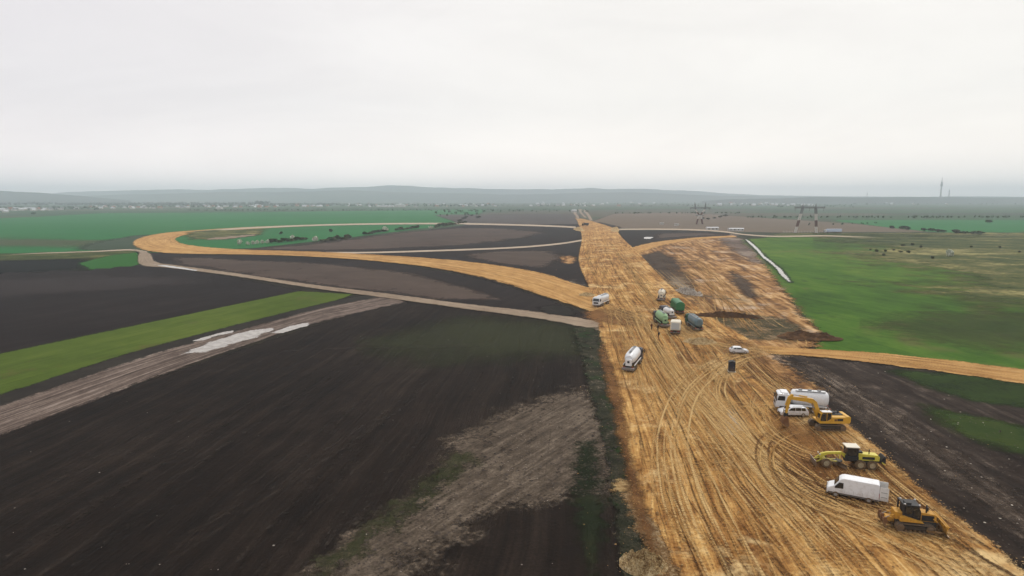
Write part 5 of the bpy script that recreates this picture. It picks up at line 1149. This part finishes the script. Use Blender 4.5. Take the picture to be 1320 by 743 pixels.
t8 = make_truck('spreader_truck', 'white tank truck with dark cab driving away, alone left of the corridor centre', 'truck', 10.2, 'navy', 'spreader', 'white', axles=(1.3, 2.7, 7.0, 8.7), H=3.7)
put(t8, 809.5, 482, math.atan2(11, 4.4))
t7 = make_truck('tank_truck', 'white tank truck facing the viewer at the mouth of the haul road', 'truck', 9.5, 'white', 'tank', 'white', axles=(1.3, 2.6, 6.2, 8.0), H=3.4)
a7 = math.atan2(-12, -6.8); f7 = G(768, 397.5); t7.location = (f7[0]-math.cos(a7)*9.5, f7[1]-math.sin(a7)*9.5, ZTOP-.03); t7.rotation_euler = (0, 0, a7)
up = R(86)
t1 = make_truck('spreader_truck', 'small white tank truck with dark cab, farthest of the parked cluster', 'truck', 7.0, 'navy', 'spreader', 'cream', axles=(1.4, 5.4), H=3.8); aim(t1, (852, 390), (854, 374.5))
t2 = make_truck('tipper_truck', 'bright green tipper truck in the middle of the parked cluster', 'truck', 10.5, 'green', 'tipper', 'green', axles=(1.3, 2.6, 7.2, 9.0), H=3.5); aim(t2, (877, 407), (866, 384.5))
t3 = make_truck('spreader_truck', 'small white tank truck squeezed between the green and pale green trucks', 'truck', 6.6, 'navy', 'spreader', 'offwhite', axles=(1.3, 5.2), H=3.1); aim(t3, (866.5, 413.5), (858, 397))
t4 = make_truck('spreader_truck', 'tank truck with dark cab and pale green body, leftmost of the parked cluster', 'truck', 10.0, 'navy', 'spreader', 'palegreen', axles=(1.3, 2.6, 6.8, 8.5), H=3.7); aim(t4, (857.5, 424.5), (846.5, 401.5))
t5 = make_truck('box_truck', 'cream box truck seen from behind, nearest of the parked cluster', 'truck', 6.0, 'cream', 'box', 'cream', axles=(1.2, 4.8), H=3.4); aim(t5, (870, 434), (871.5, 415))
t6 = make_truck('tank_truck', 'tank truck with dark green cab and slate grey body, rightmost of the parked cluster', 'truck', 10.5, 'dgreen', 'tank', 'slate', axles=(1.3, 2.6, 7.2, 9.0), H=3.4); aim(t6, (901, 429.5), (887, 404.5))
t9 = make_truck('tipper_truck', 'dark truck alone at the far end of the earth corridor', 'truck', 9.0, 'black', 'tipper', 'black', axles=(1.3, 2.6, 7.4), H=3.6); put(t9, 759, 291.8, R(172))
# lorry and trailer by the pylon
t10 = make_truck('covered_lorry', 'long lorry with white cab and bluish cover beside the right pylon', 'lorry', 17.5, 'white', 'box', 'bluewhite', axles=(1.5, 2.8, 4.1, 13.0, 16.0), H=4.0); put(t10, 1084.5, 301, R(180))
# ================================================================ dark cabinet, people
cbn = empty('site_toilet', 'dark portable toilet cabin standing alone on the ochre corridor', 'cabin')
MB().box(-.62, .62, -.62, .62, .14, 2.0, .04).build('cabin_wall', 'black', cbn)
MB().prism([(-.66, 2.0), (-.66, 2.08), (0, 2.28), (.66, 2.08), (.66, 2.0)], -.66, .66, .02).build('roof', 'black', cbn)
MB().box(-.75, .75, -.75, .75, 0, .14, .02).build('pallet_base', 'cream', cbn)
dd = MB().box(-.42, .42, -.66, -.625, .2, 1.92, .01).build('door', 'navy', cbn); MB().box(.26, .34, -.70, -.66, 1.0, 1.15, .01).build('handle', 'steel', dd)
put(cbn, 942.8, 481.5, R(-10)); MB().tube((.4, .4, 2.1), (.4, .4, 2.5), .05).build('vent_pipe', 'black', cbn)
def person(px, py, rz, label, top, legs, stride=.12):
    r = bpy.data.meshes.new('person'); p = G(px, py)
    J = [((0, 0, .95), .145), ((0, 0, 1.15), .15), ((0, 0, 1.40), .165), ((0, 0, 1.50), .07), ((0, .02, 1.56), .07), ((0, .02, 1.68), .105), ((0, .02, 1.76), .07),
         ((.10, 0, .90), .10), ((.12, stride, .48), .07), ((.12, stride*.9, .08), .055), ((.12, stride*.9+.14, .04), .045),
         ((-.10, 0, .90), .10), ((-.12, -stride*.4, .48), .07), ((-.12, -stride, .08), .055), ((-.12, -stride+.14, .04), .045),
         ((.20, 0, 1.42), .075), ((.27, -.02, 1.15), .05), ((.26, .10, .92), .04), ((.26, .16, .84), .035),
         ((-.20, 0, 1.42), .075), ((-.27, -.02, 1.15), .05), ((-.26, .06, .90), .04), ((-.26, .11, .82), .035)]
    E = [(0, 1), (1, 2), (2, 3), (3, 4), (4, 5), (5, 6), (0, 7), (7, 8), (8, 9), (9, 10), (0, 11), (11, 12), (12, 13), (13, 14), (2, 15), (15, 16), (16, 17), (17, 18), (2, 19), (19, 20), (20, 21), (21, 22)]
    r.from_pydata([j[0] for j in J], E, []); o = bpy.data.objects.new('person', r); COL.objects.link(o)
    sk = o.modifiers.new('skin', 'SKIN'); o.modifiers.new('sub', 'SUBSURF').levels = 1; o.modifiers['sub'].render_levels = 1
    for i, j in enumerate(J): r.skin_vertices[0].data[i].radius = (j[1], j[1])
    r.skin_vertices[0].data[0].use_root = True
    m = NT('clothing'); z = m.n('ShaderNodeSeparateXYZ'); m.set(z.inputs[0], m.coord('Object')); zz = z.outputs[2]
    c1 = m.mix(m.math('GREATER_THAN', zz, .95), (*legs, 1), (*top, 1)); c2 = m.mix(m.math('GREATER_THAN', zz, 1.50), c1, (.42, .25, .17, 1))
    m.bsdf(c2, .9, .1); r.materials.append(m.m)
    o.location = (p[0], p[1], ZTOP-.03); o.rotation_euler = (0, 0, rz); tag(o, label, 'person')
    # hair / cap follows the skull
    hb_ = MB(); rings = []
    for k in range(5):
        a = k/4*math.pi/2; rings.append([(.118*math.cos(a)*math.cos(t), .01+.125*math.cos(a)*math.sin(t), 1.70+.11*math.sin(a)) for t in [2*math.pi*i/12 for i in range(12)]])
    hb_.loft(rings).build('hair', 'black', o)
person(839.8, 427, R(200), 'person in reddish-brown clothes standing left of the parked trucks', (.10, .03, .02), (.03, .02, .02))
person(847.8, 428.8, R(150), 'person in dark clothes beside the leftmost parked truck', (.02, .015, .02), (.015, .012, .015), .05)
person(849.0, 438, R(20), 'person in black clothes walking below the cream box truck', (.012, .012, .015), (.03, .012, .012), .2)
# ================================================================ heaps
def heap(name, label, px, py, rx, ry, h, mat, seed, lump=.35, n=26, rz=0):
    p = G(px, py); V = []; Fc = []
    for j in range(n+1):
        rr = j/n
        for i in range(n*2):
            a = 2*math.pi*i/(n*2); x = math.cos(a)*rr; y = math.sin(a)*rr
            w_ = 1+.25*mnoise.noise(Vector((math.cos(a)*1.3, math.sin(a)*1.3, seed)))
            z = h*(1-rr**2)**1.1+lump*h*mnoise.fractal(Vector((x*3, y*3, seed)), .6, 2, 5)*(1-rr**6)
            V.append((x*rx*w_, y*ry*w_, max(z, 0)*(j < n)-(.02 if j == n else 0)))
    m = n*2
    for j in range(n):
        for i in range(m): Fc.append((j*m+i, (j+1)*m+i, (j+1)*m+(i+1) % m, j*m+(i+1) % m))
    o = link_mesh(name, V, Fc, mat, smooth=False); o.location = (p[0], p[1], ZTOP); o.rotation_euler = (0, 0, rz); return tag(o, label, 'heap')
straw = ground_mat('pale_dug_soil', [(.20, .11, .045), (.52, .36, .17), (.76, .60, .36)], alpha=None, sc=(.3, 1.5, 7), w=(.2, .4, .7), contrast=1.6, bump=1.2)
rub = ground_mat('grey_rubble', [(.14, .11, .085), (.32, .27, .22), (.62, .57, .50)], alpha=None, sc=(.2, 1.2, 5), w=(.2, .4, .6), contrast=1.6, bump=1.0)
dk = ground_mat('dark_spoil', [(.04, .022, .012), (.085, .045, .022), (.17, .09, .04)], alpha=None, sc=(.1, .6, 3), contrast=1.3, bump=1.0)
heap('spoil_heap', 'pale lumpy heap of dug soil at the bottom edge beside the verge', 829, 733, 2.4, 2.1, .95, straw, 3, .75)
heap('rubble_heap', 'whitish rubble heap above the green tipper truck', 888, 379, 3.6, 9, 1.3, rub, 5, .8, rz=R(8))
heap('rubble_heap', 'pale flattened heap between the cluster and the white hatchback', 903, 443, 4.2, 3.0, .7, straw, 6, .8)
heap('spoil_heap', 'long dark brown spoil heap at the green field corner', 1040, 437, 7.5, 4.5, 1.1, dk, 9, .5, rz=R(-10))
heap('spoil_heap', 'low dark spoil ridge across the disturbed ground', 938, 410, 11.0, 2.2, 1.1, dk, 10, .6, rz=R(-12))
heap('spoil_heap', 'whitish bank heap at the left side of the far corridor end', 746, 297, 5, 30, 2.5, straw, 12, .6)
heap('spoil_heap', 'whitish bank heap at the right side of the far corridor end', 793, 297, 5, 48, 2.5, straw, 13, .6, rz=R(-9))
heap('spoil_heap', 'low pale soil heap where haul road meets the dark wedge', 757, 382, 3, 3, .8, straw, 14, .6)
# ================================================================ pylons
def lattice(mb, p, q, w0, w1, n=8, bands=None, t=.16):
    p = Vector(p); q = Vector(q)
    for k in range(n):
        a = p.lerp(q, k/n); b = p.lerp(q, (k+1)/n); wa = w0+(w1-w0)*k/n; wb = w0+(w1-w0)*(k+1)/n
        mb.use(bands[min(int(k/n*len(bands)), len(bands)-1)] if bands else 'grey')
        ca = [a+Vector((sx*wa/2, sy*wa/2, 0)) for sx, sy in ((-1, -1), (1, -1), (1, 1), (-1, 1))]; cb = [b+Vector((sx*wb/2, sy*wb/2, 0)) for sx, sy in ((-1, -1), (1, -1), (1, 1), (-1, 1))]
        for i in range(4):
            mb.bar(ca[i], cb[i], t*1.5); mb.bar(ca[i], cb[(i+1) % 4], t); mb.bar(cb[i], cb[(i+1) % 4], t)
def hbeam(mb, p, q, h, n, t=.16):
    p = Vector(p); q = Vector(q); u = Vector((0, 0, h))
    for k in range(n):
        a = p.lerp(q, k/n); b = p.lerp(q, (k+1)/n)
        for dy in (-h/2, h/2):
            d = Vector((0, dy, 0)); mb.bar(a+d, b+d, t*1.3); mb.bar(a+u+d, b+u+d, t*1.3); mb.bar(a+d, b+u+d, t); mb.bar(b+d, b+u+d, t)
BD = ['white_band', 'black', 'white_band', 'black']
py1 = empty('pylon', 'portal pylon on two banded legs behind the green field, right of the other pylon', 'pylon')
for x0, x1 in ((-10.8, -4.5), (10.2, 8.2)):
    mb = MB(); lattice(mb, (x0, 0, 0), (x1, 0, 26), 1.5, 1.7, 12, ['white_band', 'red_band', 'white_band', 'grey'], .27); mb.build('leg', None, py1)
mb = MB().use('grey'); hbeam(mb, (-13, 0, 25.2), (17, 0, 25.2), 1.4, 14, .28); mb.build('crossbeam', None, py1)
for x in (-4.5, 8.2): mb = MB().use('grey').tube((x, 0, 26), (x, 0, 30), .8, .15, 6); mb.build('peak', None, py1)
for x in (-12, 2, 16): MB().tube((x, 0, 25.2), (x, 0, 22.2), .16, n=6).build('insulator', 'grey', py1)
for x in (-10.8, 10.2): MB().box(x-1.6, x+1.6, -1.6, 1.6, 0, .7, .05).build('foot', 'concrete', py1)
p = G(1038.8, 300.8); py1.location = (p[0], p[1], 0); py1.rotation_euler = (0, 0, R(-4))
py2 = empty('pylon', 'pylon with a forked cat-head top standing in the tan field, left of the portal pylon', 'pylon')
for s in (-1, 1):
    mb = MB(); lattice(mb, (s*4.2, 0, 0), (s*1.4, 0, 12), 1.2, 1.2, 5, ['red_band', 'white_band'], .4); mb.build('leg', None, py2)
    mb = MB(); lattice(mb, (s*1.0, 0, 12.6), (s*6.3, 0, 20), 1.2, 1.1, 4, ['red_band', 'white_band'], .3); lattice(mb, (s*6.3, 0, 20), (s*7.3, 0, 27.5), 1.1, .8, 4, None, .3); mb.build('fork_arm', None, py2)
    MB().tube((s*7.3, 0, 27.5), (s*7.6, 0, 30), .5, .1, 6).build('peak', 'grey', py2)
mb = MB().use('grey'); hbeam(mb, (-6, 0, 11.6), (6, 0, 11.6), 1.0, 6, .25); mb.build('waist_beam', None, py2)
mb = MB().use('grey'); hbeam(mb, (-14, 0, 21.5), (14, 0, 21.5), 1.2, 12, .36); mb.build('crossbeam', None, py2)
for x in (-13, 0, 13): MB().tube((x, 0, 21.5), (x, 0, 18.6), .18, n=6).build('insulator', 'grey', py2)
p = G(901.7, 289.3); py2.location = (p[0], p[1], 0)
# ================================================================ post row at the pylon foot
fe = empty('wire_fence', 'row of short posts along the field edge below the portal pylon', 'fence', (*G(1041, 300.4), 0))
for k in range(34):
    MB().tube((-25+k*1.55, 0, 0), (-25+k*1.55, 0, 1.9+.2*random.random()), .11, n=5).build('post', 'cream', fe)
MB().bar((-25, 0, 1.6), (26.3, 0, 1.6), .05).bar((-25, 0, .9), (26.3, 0, .9), .05).build('rail', 'grey', fe)
# ================================================================ site sheds
def shed(name, label, cat, px, py, L, W, H, wall, roof, rz=0, doors=3, rise=.8):
    r = empty(name, label, cat, (*G(px, py), 0), rz)
    MB().box(-L/2, L/2, -W/2, W/2, 0, H).build('wall', wall, r)
    MB().prism([(-W/2-.3, H), (0, H+rise), (W/2+.3, H), (W/2+.3, H-.15), (-W/2-.3, H-.15)], -L/2-.3, L/2+.3).build('roof', roof, r).rotation_euler = (0, 0, R(90))
    for k in range(doors): MB().box(-L/2+(k+.5)*L/doors-.6, -L/2+(k+.5)*L/doors+.6, -W/2-.04, -W/2, .9, H-.5).build('window', 'glass', r)
    return r
shed('site_building', 'long white low building, left one of the pair beyond the branch road', 'building', 918, 297, 13, 5, 2.9, 'wall', 'roof_pale')
shed('site_building', 'long white low building, right one of the pair beyond the branch road', 'building', 948.5, 298, 16, 5, 2.5, 'wall', 'roof_pale', 0, 4)
for px, py, lab in [(853, 289.6, 'tiny white site container in the tan field, left one'), (872, 291.3, 'tiny white site container in the tan field, right one')]:
    shed('site_container', lab, 'container', px, py, 5, 2.5, 2.4, 'wall', 'roof_pale', 0, 1, .2)
S('puddle', [(828, 307.2), (836, 305.6), (843, 306.4), (839, 308.3), (831, 308.6)], wet_mat, 1.0, 0, label='small white puddle on the dark soil right of the corridor', dx=1)
# ================================================================ village houses
def house_mesh(L, W, e, rdg, wall, roof):
    mb = MB().use(wall).box(-L/2, L/2, -W/2, W/2, 0, e)
    mb.prism([(-W/2, e), (0, rdg), (W/2, e)], -L/2, L/2); k = len(mb.v)-6
    o = .4; V = [(-L/2-o, -W/2-o, e-.2), (L/2+o, -W/2-o, e-.2), (L/2+o, 0, rdg+.15), (-L/2-o, 0, rdg+.15), (L/2+o, W/2+o, e-.2), (-L/2-o, W/2+o, e-.2)]
    mb.v[-6:] = [(y, x, z) for x, y, z in mb.v[-6:]] if False else [(yy, xx, zz) for xx, yy, zz in mb.v[-6:]]
    mb.use(roof).add(V, [(0, 1, 2, 3), (3, 2, 4, 5)]).use('roof_grey').box(L*.2, L*.2+.7, .6, 1.2, rdg-1, rdg+.9)
    mb.use('glass').box(-L*.3, -L*.3+1.2, -W/2-.05, -W/2-.01, 1, 2.3).box(L*.15, L*.15+1.2, -W/2-.05, -W/2-.01, 1, 2.3)
    return mb
HM = {}
for key, (wl, rf, txt) in {'pale': ('wall', 'roof_pale', 'pale sheet roof'), 'red': ('wall_b', 'roof_red', 'reddish tiled roof'), 'grey': ('wall', 'roof_grey', 'grey roof'), 'tan': ('wall_b', 'roof_pale', 'tan walls and pale roof')}.items():
    o = house_mesh(11, 8, 3.2, 6.4, wl, rf).build('village_house'); me = o.data; bpy.data.objects.remove(o); HM[key] = (me, txt)
def houses(n, x0, x1, y0, y1, where, grp, probs=(.45, .2, .2, .15), big=1.0, pts=None):
    for i in range(n):
        px, py = (pts[i] if pts else (random.uniform(x0, x1), random.uniform(y0, y1)))
        key = random.choices(list(HM), probs)[0]; me, txt = HM[key]; o = bpy.data.objects.new('village_house', me); COL.objects.link(o)
        p = G(px, py); o.location = (p[0], p[1], 0); o.rotation_euler = (0, 0, random.uniform(-.5, .5)+random.choice([0, 0, math.pi/2])); s = random.uniform(.85, 1.4)*big; o.scale = (s, s, s)
        tag(o, 'house with '+txt+' '+where, 'house', grp+', '+txt)
houses(16, 0, 0, 0, 0, 'in the village row at the far left edge', 'far left village houses', (.4, .2, .25, .15), .95,
       [(3, 272), (9, 271.4), (14, 271), (18, 271.8), (27, 271.5), (31, 271), (43, 272), (45, 271.5), (55, 272), (58, 271), (65, 271.2), (7, 274), (80, 270.5), (98, 269.5), (74, 270), (50, 270.5)])
houses(30, 112, 235, 267.2, 269.6, 'in the village behind the left green field', 'village houses behind the left green field', (.35, .25, .22, .18), .95)
houses(34, 235, 360, 265.5, 269, 'in the village left of centre on the plain', 'village houses left of centre', (.35, .25, .22, .18), .95)
houses(60, 360, 640, 262.8, 267.5, 'in the village strung along the centre plain', 'village houses along the centre plain', (.35, .28, .2, .17), 1.0)
houses(26, 640, 860, 261.5, 266.5, 'scattered over the plain beyond the corridor end', 'houses beyond the corridor end', (.5, .15, .2, .15), 1.1)
houses(34, 925, 1060, 261.2, 266, 'in the hamlet under the right ridge', 'hamlet houses under the right ridge', (.6, .1, .2, .1), 1.3)
houses(10, 1090, 1300, 261.4, 264.5, 'scattered along the foot of the right ridge', 'houses along the ridge foot', (.6, .1, .2, .1), 1.3)
for px, py, L, H, lab in [(130, 259.6, 90, 9, 'long bright hall on the hillside, right one of two'), (100, 261, 55, 9, 'long bright hall on the hillside, left one of two'), (30, 270, 70, 4, 'very long white shed behind the far left village'),
                          (283, 269.8, 17, 6, 'white barn at the edge of the left green field'), (516, 267, 42, 8, 'large white hall in the centre village'), (700, 264.6, 18, 9, 'bright white hall standing alone on the plain'),
                          (497, 267, 70, 4, 'long low pale shed left of the large white hall'), (707, 265, 12, 6, 'small white hall beside the bright one on the plain'), (740, 274, 12, 5, 'white building just left of the corridor end')]:
    shed('farm_hall', lab, 'hall', px, py, L, 14, H, 'wall', 'roof_pale', random.uniform(-.1, .1), 2, 2)
# ================================================================ masts on the ridge
def ridge_at(px, d): 
    s = (255-CY)/F; t = (px-CX)/F; fw = ct-s*st; return (t/fw*d, d, CAMH-(s*ct+st)*d/fw-3)
tw = empty('transmission_tower', 'tall slender concrete transmission tower on the right ridge', 'tower', ridge_at(1212.3, 4560))
mb = MB().use('concrete'); mb.loft([[(math.cos(a)*r_, math.sin(a)*r_, z) for a in [2*math.pi*i/14 for i in range(14)]] for z, r_ in ((0, 7), (30, 5.2), (85, 4.2))]); mb.build('shaft', None, tw)
mb = MB().use('grey'); mb.loft([[(math.cos(a)*r_, math.sin(a)*r_, z) for a in [2*math.pi*i/14 for i in range(14)]] for z, r_ in ((82, 4.5), (85, 7.5), (100, 8), (103, 4.5), (108, 6), (114, 6), (116, 3))]); mb.build('antenna_deck', None, tw)
MB().tube((0, 0, 116), (0, 0, 148), 2.2, .8, 8).build('antenna', 'red_band', tw)
t2_ = empty('radio_mast', 'thin lattice radio mast right of the tall tower on the ridge', 'mast', ridge_at(1223, 4600))
mb = MB(); lattice(mb, (0, 0, 0), (0, 0, 58), 5, 2.5, 10, None, .7); mb.build('mast_frame', None, t2_)
MB().tube((0, 0, 58), (0, 0, 64), .8, .4, 6).build('antenna', 'grey', t2_)
for px, d, h, lab in [(1117.5, 4600, 40, 'short thin mast near the middle of the right ridge')]:
    o = empty('radio_mast', lab, 'mast', ridge_at(px, d)); mb = MB(); lattice(mb, (0, 0, 0), (0, 0, h), 3, 1.2, 8, None, .4); mb.build('mast_frame', None, o); MB().tube((0, 0, h), (0, 0, h+5), .5, .3, 6).build('antenna', 'grey', o)
# pale site tracks beyond the corridor end
line_ribbon('road', [(745, 283), (744, 279), (741, 275), (743, 271.5), (749, 270)], [5, 6, 7, 7, 6], lane, z=ZTOP-.03, label='pale curved site track beyond the corridor end, left loop', edge=.4)
line_ribbon('road', [(762, 285), (760, 280.5), (757, 276), (753, 272), (749, 270.5), (748, 273), (751, 277), (755, 281)], [5, 6, 7, 8, 8, 6, 5, 5], lane, z=ZTOP-.035, label='pale curved site track beyond the corridor end, right loop', edge=.4)
for o_, k_, dx_ in ((van, .89, -.25), (gr, .89, -.75), (ex, .94, 0), (dz, .95, -.15)):
    o_.scale = (k_, k_, k_); o_.location.x += dx_
